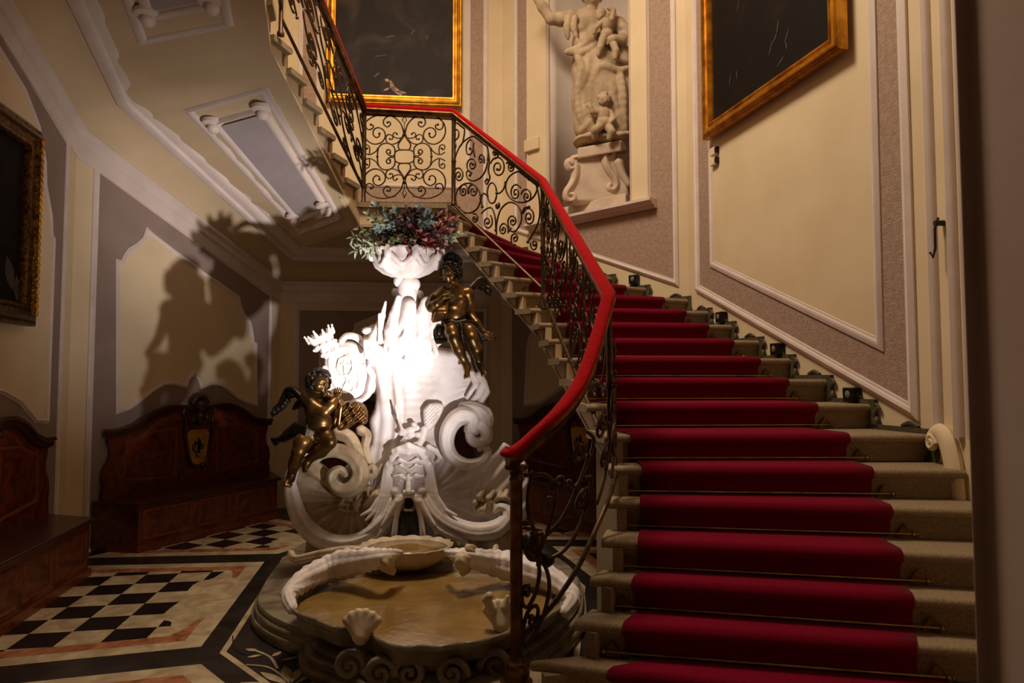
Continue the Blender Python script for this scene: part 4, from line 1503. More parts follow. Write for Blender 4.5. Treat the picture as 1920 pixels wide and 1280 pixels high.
def relief(name, poly_px, Y0, depth, h, m, parent, fn=None, rnd=0.05, back=0.08, lean=0.0, closed_smooth=3):
    """a carved slab: outline traced at distance Y0, swelling towards the viewer by depth, with carved relief fn(px, py, d)"""
    out = smooth_path(list(poly_px) + [poly_px[0]], closed_smooth)[:-1]
    W = [at(x, y, Y0) for x, y in out]
    poly = [(p.x, p.z) for p in W]
    xs, zs = [p[0] for p in poly], [p[1] for p in poly]
    pad = 3 * h
    X = np.arange(min(xs) - pad, max(xs) + pad + h, h)
    Z = np.arange(min(zs) - pad, max(zs) + pad + h, h)
    GX, GZ = np.meshgrid(X, Z, indexing='ij')
    D = poly_sdf(GX, GZ, poly)
    c = Y0 * math.cos(PITCH) + (GZ - EYE) * math.sin(PITCH)
    v = -Y0 * math.sin(PITCH) + (GZ - EYE) * math.cos(PITCH)
    PX, PY = 960 + FOC * GX / c, 640 - FOC * v / c
    ins = np.clip(-D, 0, None)
    prof = np.sqrt(np.clip(1 - (1 - np.clip(ins / rnd, 0, 1)) ** 2, 0, 1))
    front = depth * prof
    if fn is not None:
        front = front + fn(PX, PY, ins) * np.clip(ins / 0.02, 0, 1)
    bk = back * np.sqrt(np.clip(1 - (1 - np.clip(ins / back, 0, 1)) ** 2, 0, 1))
    Yb = Y0 + lean * (GZ - min(zs))
    Yg = np.arange(-depth - 0.12, back + 0.03, h)
    yy = Yg[None, :, None]
    F = np.maximum(D[:, None, :] * 0.8, np.maximum(-(yy + front[:, None, :]), yy - bk[:, None, :]))
    vs, fs = surface_nets(F.astype(np.float32), (X[0], Y0 - depth - 0.12, Z[0]), h)
    vs[:, 1] += lean * (vs[:, 2] - min(zs))
    return skin(vs, fs, name, m, parent)


def fluted(mb, pts, rad, n=20, lobes=5, amp=0.16, flat=1.0, mi=0):
    """ribbed scroll arm: a tube whose section has shallow flutes"""
    pts = [Vector(p) for p in pts]
    L = len(pts)
    t = [(pts[min(i + 1, L - 1)] - pts[max(i - 1, 0)]).normalized() for i in range(L)]
    rings, heads = [], []
    for i in range(L):
        w = V(0, 1, 0)
        w = (w - t[i] * w.dot(t[i])).normalized()
        u = t[i].cross(w)
        ring = []
        for j in range(n):
            a = 2 * PI * j / n
            k = 1 + amp * math.cos(lobes * a)
            ring.append(pts[i] + (u * math.cos(a) + w * math.sin(a) * flat) * rad[i] * k)
        rings.append(ring)
    for e_, d_, r_ in ((0, -1, rad[0]), (-1, 1, rad[-1])):
        for c_ in (0.5, 0.82, 0.97):
            p_ = pts[e_] + t[e_] * d_ * r_ * c_
            rr_ = [p_ + (q_ - pts[e_]) * math.sqrt(1 - c_ * c_) for q_ in rings[0]] if e_ == 0 else [p_ + (q_ - pts[-1]) * math.sqrt(1 - c_ * c_) for q_ in ring]
            if e_ == 0:
                heads.append(rr_)
            else:
                rings.append(rr_)
    mb.loft(heads[::-1] + rings)


def pxpath(pts, Y, n=6):
    """[(px, py, dy)] -> smooth 3D path at distance Y + dy"""
    return [at(a[0], a[1], Y + a[2]) for a in smooth_path([(p[0], p[1], p[2] if len(p) > 2 else 0.0) for p in pts], n)]


def taper(n, r0, r1, rm=None):
    if rm is None:
        return [lerp(r0, r1, k / (n - 1)) for k in range(n)]
    return [lerp(r0, rm, k / (n - 1) * 2) if k < (n - 1) / 2 else lerp(rm, r1, k / (n - 1) * 2 - 1) for k in range(n)]


# ------------------------------------------------------------------ the marble fountain
FY = 5.2
fountain = thing('marble_fountain', 'white carved marble wall fountain with grotesque mask and shell basin', 'fountain', (-0.75, 4.6, 0.0))


def body_fn(px, py, ins):
    f = 0.0028 * np.sin(py * 2 * PI / 15.0 + 0.3 * np.sin(px * 0.05)) * np.exp(-((px - 782) / 30.0) ** 2) * ((py > 650) & (py < 850))
    for cx0, cx1, amp, wd in ((745, 740, 0.02, 5), (752, 752, -0.014, 5), (716, 722, 0.012, 10), (731, 733, -0.01, 7), (705, 712, -0.008, 5)):
        cx = cx0 + (cx1 - cx0) * (py - 640) / 240 + 5 * np.sin(py / 38.0)
        f = f + amp * np.exp(-((px - cx) / wd) ** 2) * np.clip((py - 650) / 30, 0, 1) * np.clip((900 - py) / 40, 0, 1)
    th = np.arctan2(py - 930, px - 800)
    rr = np.hypot(px - 800, py - 930)
    f = f + 0.010 * np.sin(th * 26) * np.clip((rr - 30) / 40, 0, 1) * (px > 805) * (py > 850)
    th2 = np.arctan2(py - 720, px - 900)
    f = f + 0.008 * np.sin(th2 * 22) * np.exp(-((px - 890) / 26) ** 2) * np.exp(-((py - 745) / 24) ** 2)
    th3 = np.arctan2(py - 930, px - 700)
    f = f + 0.009 * np.sin(th3 * 24) * ((px < 735) & (py > 880))
    f = f + 0.05 * np.exp(-((px - 740) / 60) ** 2) * np.exp(-((py - 640) / 45) ** 2)
    f = f + 0.006 * np.sin(px * 0.11 + 2 * np.sin(py * 0.03)) * np.sin(py * 0.07)
    return f


outl = [(690, 608), (679, 628), (678, 652), (688, 676), (699, 705), (703, 735), (700, 765), (690, 790), (694, 830), (662, 860), (622, 900), (590, 950), (578, 1005), (640, 1034), (760, 1040), (880, 1034), (952, 1012), (966, 960), (978, 905), (968, 858), (946, 832), (930, 848), (905, 866), (872, 868), (848, 852), (836, 824), (842, 792), (862, 768), (893, 768), (908, 750), (912, 735), (905, 715), (886, 690), (874, 657), (822, 650), (800, 622), (760, 606), (720, 602)]
relief('back_shell', outl, FY, 0.11, 0.009, M['marble'], fountain, body_fn, rnd=0.07, back=0.16, lean=0.05)

# neck with acanthus and dripping stone edges
sc = Sculpt(0.018)
B = lambda x, y, dy=0.0: at(x, y, FY - 0.02 + dy)
sc.chain([B(764, 535), B(763, 580), B(762, 640)], [0.075, 0.085, 0.13])
for pts, r0, r1 in (([(738, 652), (735, 622), (740, 590), (747, 558)], 0.075, 0.022), ([(792, 648), (792, 620), (790, 592), (796, 566)], 0.075, 0.03), ([(808, 640), (814, 612), (810, 582), (800, 562)], 0.05, 0.026), ([(820, 640), (824, 618), (822, 596), (813, 582)], 0.036, 0.018), ([(698, 640), (710, 614), (717, 592), (723, 566)], 0.045, 0.010), ([(765, 645), (764, 605), (768, 572)], 0.09, 0.05)):
    sc.chain([B(x, y, -0.09) for x, y in pts], taper(len(pts), r0, r1), 0.012)
for x, y, r in ((690, 640, 0.045), (705, 655, 0.05), (735, 655, 0.055), (760, 662, 0.06), (785, 655, 0.055), (808, 650, 0.045), (690, 620, 0.04)):
    sc.ell(B(x, y, -0.07), (r * 1.2, r * 0.9, r * 0.75))
for pts in ([(712, 590), (712, 615), (713, 640)], [(742, 648), (744, 668)], [(765, 658), (762, 676)], [(790, 650), (796, 664)], [(812, 640), (818, 662)], [(684, 640), (688, 668)]):
    sc.chain([B(x, y, -0.13) for x, y in pts], [0.016] * (len(pts) - 1) + [0.022], 0.008)
for x, y in ((750, 620), (776, 622), (722, 655), (800, 625)):
    sc.ell(B(x, y, -0.16), (0.022, 0.03, 0.035), op='-')
sc.build('acanthus_neck', 0.007, M['marble'], fountain)
sc = Sculpt(0.01)
sc.chain([at(750, 527, FY - 0.03), at(776, 533, FY - 0.03)], 0.05)
sc.chain([at(742, 548, FY), at(786, 552, FY)], 0.035)
sc.build('neck_collar', 0.008, M['marble'], fountain)

# bowl on top
BC = at(762, 500, FY - 0.02)
mb = MB()
pxm = FY / FOC


def lobes(a, r, z):
    return 1 + 0.06 * math.cos(8 * a) * min(1, r / 0.2) + 0.015 * math.cos(16 * a)


mb.lathe((BC.x, BC.y, BC.z), [(0.03, -0.10), (0.10, -0.085), (0.17, -0.055), (0.225, -0.01), (0.245, 0.03), (0.235, 0.06), (0.26, 0.10), (0.275, 0.115), (0.262, 0.125), (0.235, 0.11), (0.2, 0.05), (0.03, 0.03)], 72, wob=lobes, sy=0.85)
bowl = mb.build('bowl', M['marble'], fountain, smooth='full')
for k, a0 in enumerate((-2.75, -1.95, -1.2, -0.4)):
    mb = MB()
    pts = []
    for j in range(15):
        t = j / 14
        a = a0 + 0.78 * t
        r = 0.262 * (1.0 - 0.14 * math.sin(PI * t))
        pts.append(V(BC.x + r * math.cos(a), BC.y + r * 0.85 * math.sin(a) - 0.006, BC.z + 0.08 - 0.085 * math.sin(PI * t)))
    mb.tube(pts, [0.016 + 0.01 * math.sin(PI * j / 14) for j in range(15)], 8)
    mb.build('festoon', M['marble'], bowl, smooth='full')
for k, a0 in enumerate((-2.75, -1.97, -1.18, -0.4)):
    sc = Sculpt(0.01)
    c = np.array([BC.x + 0.268 * math.cos(a0), BC.y + 0.235 * math.sin(a0), BC.z + 0.07])
    sc.ell(c, (0.03, 0.03, 0.045))
    sc.ell(c + [0, 0, 0.045], (0.022, 0.022, 0.02))
    sc.chain([c + [-0.02, -0.01, 0.03], c + [-0.045, -0.012, 0.04], c + [-0.05, -0.01, 0.02]], [0.012, 0.01, 0.008])
    sc.chain([c + [0.02, -0.01, 0.03], c + [0.045, -0.012, 0.04], c + [0.05, -0.01, 0.02]], [0.012, 0.01, 0.008])
    sc.build('rim_ornament', 0.005, M['marble'], bowl)

# left shell: fluted fan, sweeping rim and volutes
fan = [(556, 880), (590, 862), (640, 900), (690, 930), (728, 952), (712, 984), (676, 1004), (636, 1010), (598, 998), (570, 965), (556, 920)]


def fan_fn(px, py, ins):
    th = np.arctan2(py - 935, px - 660)
    r = np.hypot(px - 660, py - 935)
    return 0.014 * np.cos(th * 20) * np.clip((r - 10) / 40, 0, 1) - 0.05 * np.exp(-(r / 45) ** 2)


relief('fan_shell', fan, FY - 0.14, 0.05, 0.008, M['marble_warm'], fountain, fan_fn, rnd=0.06, back=0.14)
mb = MB()
pts = pxpath([(742, 950, -0.2), (720, 985, -0.22), (685, 1010, -0.24), (640, 1020, -0.25), (598, 1008, -0.24), (566, 978, -0.22), (550, 938, -0.2), (546, 900, -0.17), (556, 872, -0.15), (575, 858, -0.13)], FY)
fluted(mb, pts, taper(len(pts), 0.05, 0.03, 0.062), lobes=6)
mb.build('rim_scroll', M['marble'], fountain, smooth='full')
mb = MB()
pts = pxpath([(578, 875, -0.14), (600, 852, -0.17), (632, 845, -0.2), (662, 858, -0.22), (676, 884, -0.24), (668, 908, -0.25), (646, 918, -0.25), (626, 906, -0.25), (624, 888, -0.25), (638, 880, -0.26), (648, 890, -0.27)], FY)
fluted(mb, pts, taper(len(pts), 0.04, 0.018, 0.06), lobes=5)
mb.build('volute', M['marble_warm'], fountain, smooth='full')
mb = MB()
pts = pxpath([(636, 812, -0.10), (656, 822, -0.13), (668, 846, -0.15), (674, 872, -0.17), (688, 892, -0.18), (702, 888, -0.18), (700, 876, -0.19), (690, 878, -0.19)], FY)
fluted(mb, pts, taper(len(pts), 0.05, 0.016, 0.038), lobes=5)
mb.build('volute', M['marble_warm'], fountain, smooth='full')
mb = MB()
pts = pxpath([(676, 806, -0.1), (688, 816, -0.12), (684, 838, -0.12), (690, 862, -0.13), (705, 884, -0.14), (716, 872, -0.14)], FY)
fluted(mb, pts, taper(len(pts), 0.035, 0.014, 0.028), lobes=4)
mb.build('volute', M['marble_warm'], fountain, smooth='full')
mb = MB()
pts = pxpath([(690, 945, -0.16), (706, 930, -0.18), (716, 940, -0.19), (712, 960, -0.19)], FY)
fluted(mb, pts, taper(len(pts), 0.045, 0.02, 0.05), lobes=6)
mb.build('volute', M['marble_warm'], fountain, smooth='full')
sc = Sculpt(0.012)
for x, y, r, dy in ((655, 935, 0.04, -0.2), (668, 945, 0.035, -0.22), (640, 945, 0.03, -0.2), (672, 925, 0.03, -0.2), (690, 915, 0.035, -0.18), (650, 958, 0.025, -0.2)):
    sc.ell(at(x, y, FY + dy), (r, r * 0.8, r * 0.7))
    for q in range(3):
        a = RNG.uniform(0, 6.28)
        sc.cap(at(x, y, FY + dy - 0.02), at(x + 14 * math.cos(a), y + 14 * math.sin(a), FY + dy - 0.04), r * 0.5, 0.008, 0.006)
sc.build('shell_foliage', 0.006, M['marble_warm'], fountain)
# right C scroll with an open eye
mb = MB()
pts = pxpath([(884, 806, -0.15), (892, 796, -0.15), (906, 800, -0.15), (912, 818, -0.15), (900, 830, -0.15), (884, 824, -0.15), (880, 808, -0.16)][::-1] + [(888, 786, -0.17), (874, 778, -0.18), (854, 786, -0.19), (840, 808, -0.2), (838, 834, -0.2), (850, 858, -0.19), (874, 870, -0.18), (900, 866, -0.16), (914, 850, -0.15), (908, 836, -0.15), (899, 842, -0.15)], FY)
fluted(mb, pts, taper(len(pts), 0.03, 0.018, 0.062), lobes=6, amp=0.12)
mb.build('scroll_ring', M['marble'], fountain, smooth='full')
mb = MB()
pts = pxpath([(866, 762, -0.12), (888, 764, -0.15), (908, 776, -0.15), (916, 792, -0.14), (914, 806, -0.13)], FY)
fluted(mb, pts, taper(len(pts), 0.03, 0.02, 0.05), lobes=5)
mb.build('scroll_crest', M['marble'], fountain, smooth='full')
sc = Sculpt(0.012)
for pts, r in (([(905, 718), (896, 740), (880, 758)], 0.03), ([(912, 735), (902, 752), (888, 768)], 0.028), ([(898, 705), (906, 716), (912, 728)], 0.035), ([(884, 700), (892, 720), (876, 745)], 0.026)):
    sc.chain([at(x, y, FY - 0.11) for x, y in pts], taper(3, r, r * 0.6), 0.006)
sc.build('shell_edge', 0.006, M['marble'], fountain)
leafp = [(888, 912), (910, 880), (938, 836), (948, 830), (972, 852), (990, 880), (992, 960), (960, 985), (905, 975), (880, 945)]
relief('broad_leaf', leafp, FY - 0.06, 0.07, 0.009, M['marble'], fountain, lambda px, py, ins: 0.012 * np.cos((px * 0.72 + py * 0.69) * 0.24) - 0.03 * np.exp(-(((px - 925) * 0.83 + (py - 880) * 0.55) / 6.0) ** 2), rnd=0.05, back=0.10)
sc = Sculpt(0.01)
for k in range(12):
    x, y = 895 + 62 * (k % 6) / 6 + RNG.uniform(-5, 5), 925 + 18 * (k // 6) + RNG.uniform(-6, 6)
    sc.chain([at(x, y, FY - 0.14), at(x + RNG.uniform(-10, 10), y + 12, FY - 0.19), at(x + RNG.uniform(-14, 14), y + 20, FY - 0.17)], [0.02, 0.022, 0.008], 0.006)
sc.build('leaf_cluster', 0.006, M['marble_warm'], fountain)
# central shell ornament and vines
relief('small_shell', [(793, 770), (806, 756), (832, 758), (826, 780), (812, 802), (800, 806), (794, 792)], FY - 0.12, 0.035, 0.006, M['marble'], fountain, lambda px, py, ins: 0.010 * np.sin(px * 0.9) * np.sin(py * 0.9), rnd=0.03, back=0.08)
sc = Sculpt(0.012)
for pts, r0, r1 in (([(796, 806), (792, 822), (784, 838), (775, 850)], 0.03, 0.016), ([(742, 760), (746, 782), (754, 806), (762, 820)], 0.008, 0.014), ([(752, 812), (768, 806), (782, 802)], 0.02, 0.02), ([(740, 850), (752, 838), (756, 822)], 0.018, 0.01), ([(762, 846), (775, 834), (790, 826)], 0.022, 0.012), ([(804, 838), (818, 846), (826, 858), (820, 866)], 0.024, 0.01), ([(745, 845), (760, 852), (775, 856)], 0.026, 0.02), ([(735, 872), (740, 855), (752, 850)], 0.02, 0.014)):
    sc.chain([at(x, y, FY - 0.15) for x, y in pts], taper(len(pts), r0, r1))
for x, y, r in ((770, 815, 0.035), (757, 828, 0.03), (784, 815, 0.03), (776, 795, 0.022), (790, 850, 0.03)):
    sc.ell(at(x, y, FY - 0.15), (r, r * 0.9, r * 0.7))
sc.build('vine_ornament', 0.006, M['marble'], fountain)

# grotesque mask
MY = FY - 0.16
A_ = lambda x, y, dy=0.0: at(x, y, MY + dy)
u = MY / FOC
sc = Sculpt(0.012)
sc.ell(A_(766, 905), (34 * u, 0.10, 50 * u))
sc.ell(A_(766, 872), (31 * u, 0.09, 28 * u))
for sg in (-1, 1):
    X = lambda x: 766 + sg * x
    sc.chain([A_(X(5), 898, -0.098), A_(X(14), 892, -0.10), A_(X(27), 893, -0.078)], [0.014, 0.017, 0.012], 0.012)
    sc.ell(A_(X(17), 906, -0.112), (0.042, 0.03, 0.027), op='-', k=0.014)
    sc.ell(A_(X(16), 906, -0.070), (0.028, 0.022, 0.019), k=0.004)
    sc.ell(A_(X(16), 907, -0.094), (0.007, 0.007, 0.007), op='-', k=0.003)
    sc.chain([A_(X(7), 904, -0.085), A_(X(16), 901, -0.092), A_(X(27), 905, -0.07)], [0.006, 0.0075, 0.006], 0.004)
    sc.chain([A_(X(8), 909, -0.082), A_(X(17), 911, -0.088), A_(X(26), 908, -0.07)], [0.006, 0.007, 0.006], 0.004)
    sc.ell(A_(X(22), 921, -0.070), (0.042, 0.036, 0.036), k=0.02)
    sc.ell(A_(X(7), 922, -0.112), (0.019, 0.022, 0.015), k=0.008)
    sc.chain([A_(X(8), 926, -0.10), A_(X(22), 931, -0.095), A_(X(32), 945, -0.085)], [0.010, 0.012, 0.008], 0.012)
    for (x0, x1, x2, x3, r) in ((3, 20, 34, 50, 0.024), (6, 16, 22, 30, 0.022), (14, 19, 22, 24, 0.020)):
        sc.chain([A_(X(x0), 931, -0.105), A_(X(x1), 940, -0.105), A_(X(x2), 962, -0.10), A_(X(x3), 985 + (50 - x3) * 0.9, -0.12)], [r * 0.8, r, r, r * 0.45], 0.006)
    for k in range(5):
        sc.chain([A_(X(31 + 3 * k), 900 - 6 * k, -0.045 + 0.006 * k), A_(X(36 + 4 * k), 930, -0.06), A_(X(42 + 7 * k), 965 - 2 * k, -0.085), A_(X(50 + 10 * k), 1002 - 9 * k, -0.11)], [0.015, 0.02, 0.019, 0.008], 0.005)
    sc.chain([A_(X(26), 856, -0.04), A_(X(37), 872, -0.03), A_(X(41), 900, -0.03), A_(X(44), 925, -0.04)], [0.022, 0.026, 0.024, 0.018], 0.008)
    sc.chain([A_(X(2), 880, -0.105), A_(X(14), 872, -0.10), A_(X(25), 874, -0.08)], [0.008, 0.010, 0.008], 0.014)
    sc.chain([A_(X(2), 868, -0.10), A_(X(16), 862, -0.09), A_(X(28), 868, -0.06)], [0.012, 0.016, 0.012], 0.008)
    sc.chain([A_(X(0), 848, -0.08), A_(X(18), 844, -0.075), A_(X(30), 858, -0.05), A_(X(34), 880, -0.04)], [0.020, 0.024, 0.022, 0.014], 0.010)
sc.chain([A_(766, 890, -0.098), A_(766, 910, -0.128), A_(766, 921, -0.146)], [0.015, 0.018, 0.022], 0.010)
sc.ell(A_(766, 943, -0.10), (9 * u, 0.09, 14 * u), op='-', k=0.008)
sc.cap(A_(758, 931, -0.118), A_(774, 931, -0.118), 0.009, 0.009, 0.008)
sc.cap(A_(760, 956, -0.108), A_(772, 956, -0.108), 0.010, 0.010, 0.008)
sc.chain([A_(738, 846, -0.06), A_(766, 836, -0.08), A_(794, 846, -0.06)], [0.02, 0.026, 0.02], 0.012)
mask = sc.build('grotesque_mask', 0.0055, M['marble'], fountain)
mb = MB()
c = A_(766, 944, -0.062)
mb.ball(c, 0.034, 12, sc=(1, 0.35, 1.3))
mb.build('mouth_dark_fill', M['hole'], mask, smooth='full')  # dark ball stands in for the shade inside the open mouth
sc = Sculpt(0.01)
for k in range(7):
    x = 751 + k * 5
    sc.chain([A_(x, 962 + RNG.uniform(-3, 3), -0.06), A_(x + RNG.uniform(-2, 2), 985, -0.08), A_(x + RNG.uniform(-3, 3), 1004 + RNG.uniform(-4, 6), -0.1)], [0.016, 0.018, 0.01], 0.006)
sc.build('moss_fringe', 0.006, M['moss'], fountain)
# beard swept out to both sides
for k, (pts, r0, rm, r1) in enumerate((([(800, 935, -0.2), (818, 962, -0.22), (850, 984, -0.24), (890, 996, -0.25), (928, 992, -0.24), (950, 974, -0.22), (950, 956, -0.2), (936, 950, -0.2), (928, 958, -0.2)], 0.05, 0.06, 0.016), ([(800, 965, -0.22), (830, 992, -0.25), (865, 1010, -0.27), (880, 1030, -0.27)], 0.04, 0.035, 0.01), ([(735, 940, -0.2), (722, 968, -0.23), (700, 990, -0.25), (672, 1006, -0.26)], 0.05, 0.05, 0.02), ([(732, 968, -0.22), (715, 996, -0.26), (704, 1022, -0.27)], 0.04, 0.03, 0.01))):
    mb = MB()
    q = pxpath(pts, FY)
    fluted(mb, q, taper(len(q), r0, r1, rm), lobes=7, amp=0.14)
    mb.build('beard_lock', M['marble'], fountain, smooth='full')

# shield with crown, leaning left of the body
shp = [(622, 648), (640, 640), (662, 640), (680, 655), (688, 676), (690, 700), (690, 722), (682, 742), (660, 750), (640, 748), (622, 730), (612, 705), (608, 680), (612, 660)]
SHY = FY - 0.02
sh = relief('shield', shp, SHY, 0.06, 0.007, M['marble'], fountain, lambda px, py, ins: 0.012 * np.exp(-((ins - 0.055) / 0.012) ** 2) + 0.006 * np.sin(px * 0.28 + 1.5 * np.sin(py * 0.12)) * np.sin(py * 0.22) * (ins > 0.07), rnd=0.05, back=0.07)
mb = MB()
for pts in ([(612, 668), (606, 654), (616, 644), (630, 648), (628, 660), (618, 660)], [(640, 640), (650, 630), (668, 632), (684, 646), (693, 662), (694, 680), (688, 690), (682, 684)], [(690, 690), (698, 704), (694, 722), (690, 738), (676, 750), (660, 752)], [(608, 690), (612, 716), (624, 738), (642, 752)]):
    q = pxpath([(x, y, -0.05) for x, y in pts], SHY)
    fluted(mb, q, taper(len(q), 0.02, 0.012, 0.026), n=14, lobes=4)
mb.build('shield_border', M['marble'], sh, smooth='full')
sc = Sculpt(0.006)
for pts in ([(632, 690), (636, 674), (648, 668), (660, 674), (662, 690), (654, 704), (640, 704), (632, 690)], [(648, 700), (650, 716), (642, 730)], [(656, 716), (664, 728), (656, 738)], [(640, 682), (654, 684)], [(646, 676), (646, 698)]):
    sc.chain([at(x, y, SHY - 0.062) for x, y in pts], 0.009, 0.004)
sc.build('coat_of_arms', 0.005, M['marble'], sh)
# crown
cax = (at(592, 640, SHY - 0.02), at(622, 622, SHY - 0.02))
mid_c = at(606, 640, SHY - 0.03)
mb = MB()
rot = Matrix.Rotation(math.radians(-26), 3, 'Y')
rings = []
NB = 32
for r_, z_ in ((0.075, -0.05), (0.085, -0.05), (0.088, -0.02), (0.08, -0.015), (0.092, 0.02), (0.1, 0.035), (0.09, 0.035), (0.07, -0.01), (0.07, -0.05)):
    rings.append([mid_c + rot @ V(r_ * math.cos(2 * PI * j / NB), r_ * 0.7 * math.sin(2 * PI * j / NB), z_) for j in range(NB)])
mb.loft(rings, closed_path=True)
for k in range(11):
    a = 2 * PI * k / 11
    b_ = mid_c + rot @ V(0.095 * math.cos(a), 0.067 * math.sin(a), 0.03)
    tp = mid_c + rot @ V(0.112 * math.cos(a), 0.08 * math.sin(a), 0.068 if k % 2 else 0.085)
    mb.tube([b_, lerp(b_, tp, 0.6), tp], [0.02, 0.013, 0.003], 8)
    mb.ball(tp, 0.009, 6)
    mb.ball(mid_c + rot @ V(0.09 * math.cos(a), 0.064 * math.sin(a), -0.035), 0.012, 6)
mb.build('crown', M['marble'], sh, smooth=True)
sc = Sculpt(0.01)
for k in range(9):
    x, y = RNG.uniform(600, 632), RNG.uniform(652, 668)
    sc.ell(at(x, y, SHY - 0.05), RNG.uniform(0.016, 0.026))
sc.chain([at(612, 650, SHY - 0.02), at(624, 668, SHY - 0.02)], 0.035)
sc.chain([at(706, 722, SHY + 0.1), at(676, 712, SHY + 0.06), at(648, 700, SHY + 0.03)], [0.07, 0.06, 0.06], 0.02)
sc.build('crown_mount', 0.006, M['marble'], sh)

# ------------------------------------------------------------------ basins
def polar(poly, c, n):
    out = []
    for j in range(n):
        a = 2 * PI * j / n
        dx, dy = math.cos(a), math.sin(a)
        best = 0.05
        for i in range(len(poly)):
            x1, y1 = poly[i - 1][0] - c[0], poly[i - 1][1] - c[1]
            x2, y2 = poly[i][0] - c[0], poly[i][1] - c[1]
            den = dx * (y2 - y1) - dy * (x2 - x1)
            if abs(den) < 1e-12:
                continue
            t = (x1 * (y2 - y1) - y1 * (x2 - x1)) / den
            s_ = (x1 * dy - y1 * dx) / den
            if t > 0 and -1e-9 <= s_ <= 1 + 1e-9:
                best = max(best, t)
        out.append(best)
    return np.array(out)


ZR = 0.34
rim_px = [(700, 1062), (640, 1072), (590, 1090), (552, 1112), (544, 1134), (562, 1150), (600, 1164), (630, 1176), (655, 1172), (676, 1160), (694, 1172), (700, 1190), (728, 1206), (760, 1213), (785, 1210), (820, 1212), (858, 1206), (884, 1204), (920, 1196), (950, 1186), (990, 1172), (1040, 1146), (1066, 1118), (1040, 1084), (980, 1066), (900, 1058), (800, 1056)]
rim = [tuple(atz(x, y, ZR)[:2]) for x, y in rim_px]
BCN = (-0.62, 3.75)
base_px = [(474, 1132), (472, 1152), (486, 1172), (515, 1190), (556, 1206), (590, 1214), (604, 1230), (634, 1240), (654, 1262), (700, 1290), (780, 1310), (860, 1305), (930, 1285), (985, 1262), (1040, 1226), (1080, 1186), (1100, 1140), (1080, 1080), (1000, 1040), (850, 1010), (640, 1010), (560, 1036), (510, 1080)]
base = [tuple(atz(x, y, 0.07)[:2]) for x, y in base_px]
NP = 160
rr = polar([tuple(p) for p in smooth_path(rim + [rim[0]], 4)[:-1]], BCN, NP)
rb = polar([tuple(p) for p in smooth_path(base + [base[0]], 4)[:-1]], BCN, NP)
ang = np.arange(NP) * 2 * PI / NP
scal = 0.016 * np.abs(np.sin(ang * 17))


def ringz(rad, z):
    zz = z if hasattr(z, '__len__') else [z] * NP
    return [V(BCN[0] + rad[j] * math.cos(ang[j]), BCN[1] + rad[j] * math.sin(ang[j]), zz[j]) for j in range(NP)]


mb = MB()
rbs = np.maximum(rb, rr * 0.9)
prof = [(rbs + 0.0, 0.003), (rbs + 0.005, 0.02), (rbs + 0.008, 0.045), (rbs - 0.004, 0.062), (rbs - 0.03, 0.066), (rbs - 0.035, 0.075), (rbs - 0.024, 0.09), (rbs - 0.03, 0.108), (rbs - 0.05, 0.115), (rbs - 0.065, 0.118), (rbs - 0.055, 0.135), (rbs - 0.07, 0.152), (rbs - 0.10, 0.156), (rbs - 0.16, 0.158)]
mb.loft([ringz(a, z) for a, z in prof])
mb.build('base_plinth', M['marble_grey'], fountain, smooth=True)
mb = MB()
inn = np.minimum(rr, rbs - 0.08)
mix = lambda t: inn * (1 - t) + rr * t
glob = 0.018 * np.cos(ang * 14)
mb.loft([ringz(inn * 0.86, 0.11), ringz(inn * 0.84 + glob * 0.5, 0.16), ringz(mix(0.3) * 0.88 + glob, 0.22), ringz(mix(0.7) * 0.94 + glob, 0.27), ringz(rr * 0.985, 0.31), ringz(rr + scal, ZR - 0.012), ringz(rr + scal * 1.3, ZR + scal * 0.8), ringz(rr * 0.975 + scal, ZR + 0.006), ringz(rr * 0.95, ZR - 0.02), ringz(rr * 0.93, 0.24), ringz(rr * 0.3, 0.22)])
mb.build('lower_basin', M['marble_grey'], fountain, smooth='full')
mb = MB()
mb.loft([ringz(rr * 0.962, 0.300), ringz(rr * 0.9, 0.302), ringz(rr * 0.5, 0.302), ringz(rr * 0.02, 0.302)], cap=True)
mb.build('basin_water', M['water'], fountain, smooth='full')
# acanthus arms along the back edge of the basin
for pts, r0, rm, r1 in (([(752, 1036, 0.50), (735, 1040, 0.52), (706, 1046, 0.52), (668, 1052, 0.47), (620, 1064, 0.42), (572, 1086, 0.39), (542, 1116, 0.36), (548, 1140, 0.34)], 0.015, 0.085, 0.03), ([(836, 1034, 0.50), (852, 1040, 0.52), (884, 1046, 0.50), (930, 1056, 0.44), (990, 1070, 0.41), (1044, 1090, 0.39), (1074, 1120, 0.37), (1060, 1146, 0.35)], 0.015, 0.085, 0.03)):
    mb = MB()
    q = [atz(*p) for p in smooth_path(pts, 9)]
    fluted(mb, q, [r_ * (1 + 0.07 * math.cos(k_ * 1.9)) for k_, r_ in enumerate(taper(len(q), r0, r1, rm))], n=24, lobes=7, amp=0.12, flat=0.8)
    mb.build('basin_wing', M['marble'], fountain, smooth='full')
for pts, r0, r1 in (([(720, 1052, 0.5), (728, 1062, 0.46), (736, 1072, 0.40)], 0.05, 0.02), ([(866, 1050, 0.5), (872, 1064, 0.44), (868, 1074, 0.40)], 0.05, 0.02), ([(690, 1040, 0.52), (650, 1034, 0.5), (600, 1040, 0.45), (556, 1048, 0.40), (545, 1036, 0.40)], 0.04, 0.02), ([(880, 1030, 0.55), (900, 1040, 0.5), (925, 1036, 0.5), (930, 1024, 0.52)], 0.035, 0.015)):
    mb = MB()
    q = [atz(*p) for p in smooth_path(pts, 6)]
    fluted(mb, q, taper(len(q), r0, r1), n=20, lobes=5, amp=0.14)
    mb.build('acanthus_tip', M['marble_warm'], fountain, smooth='full')
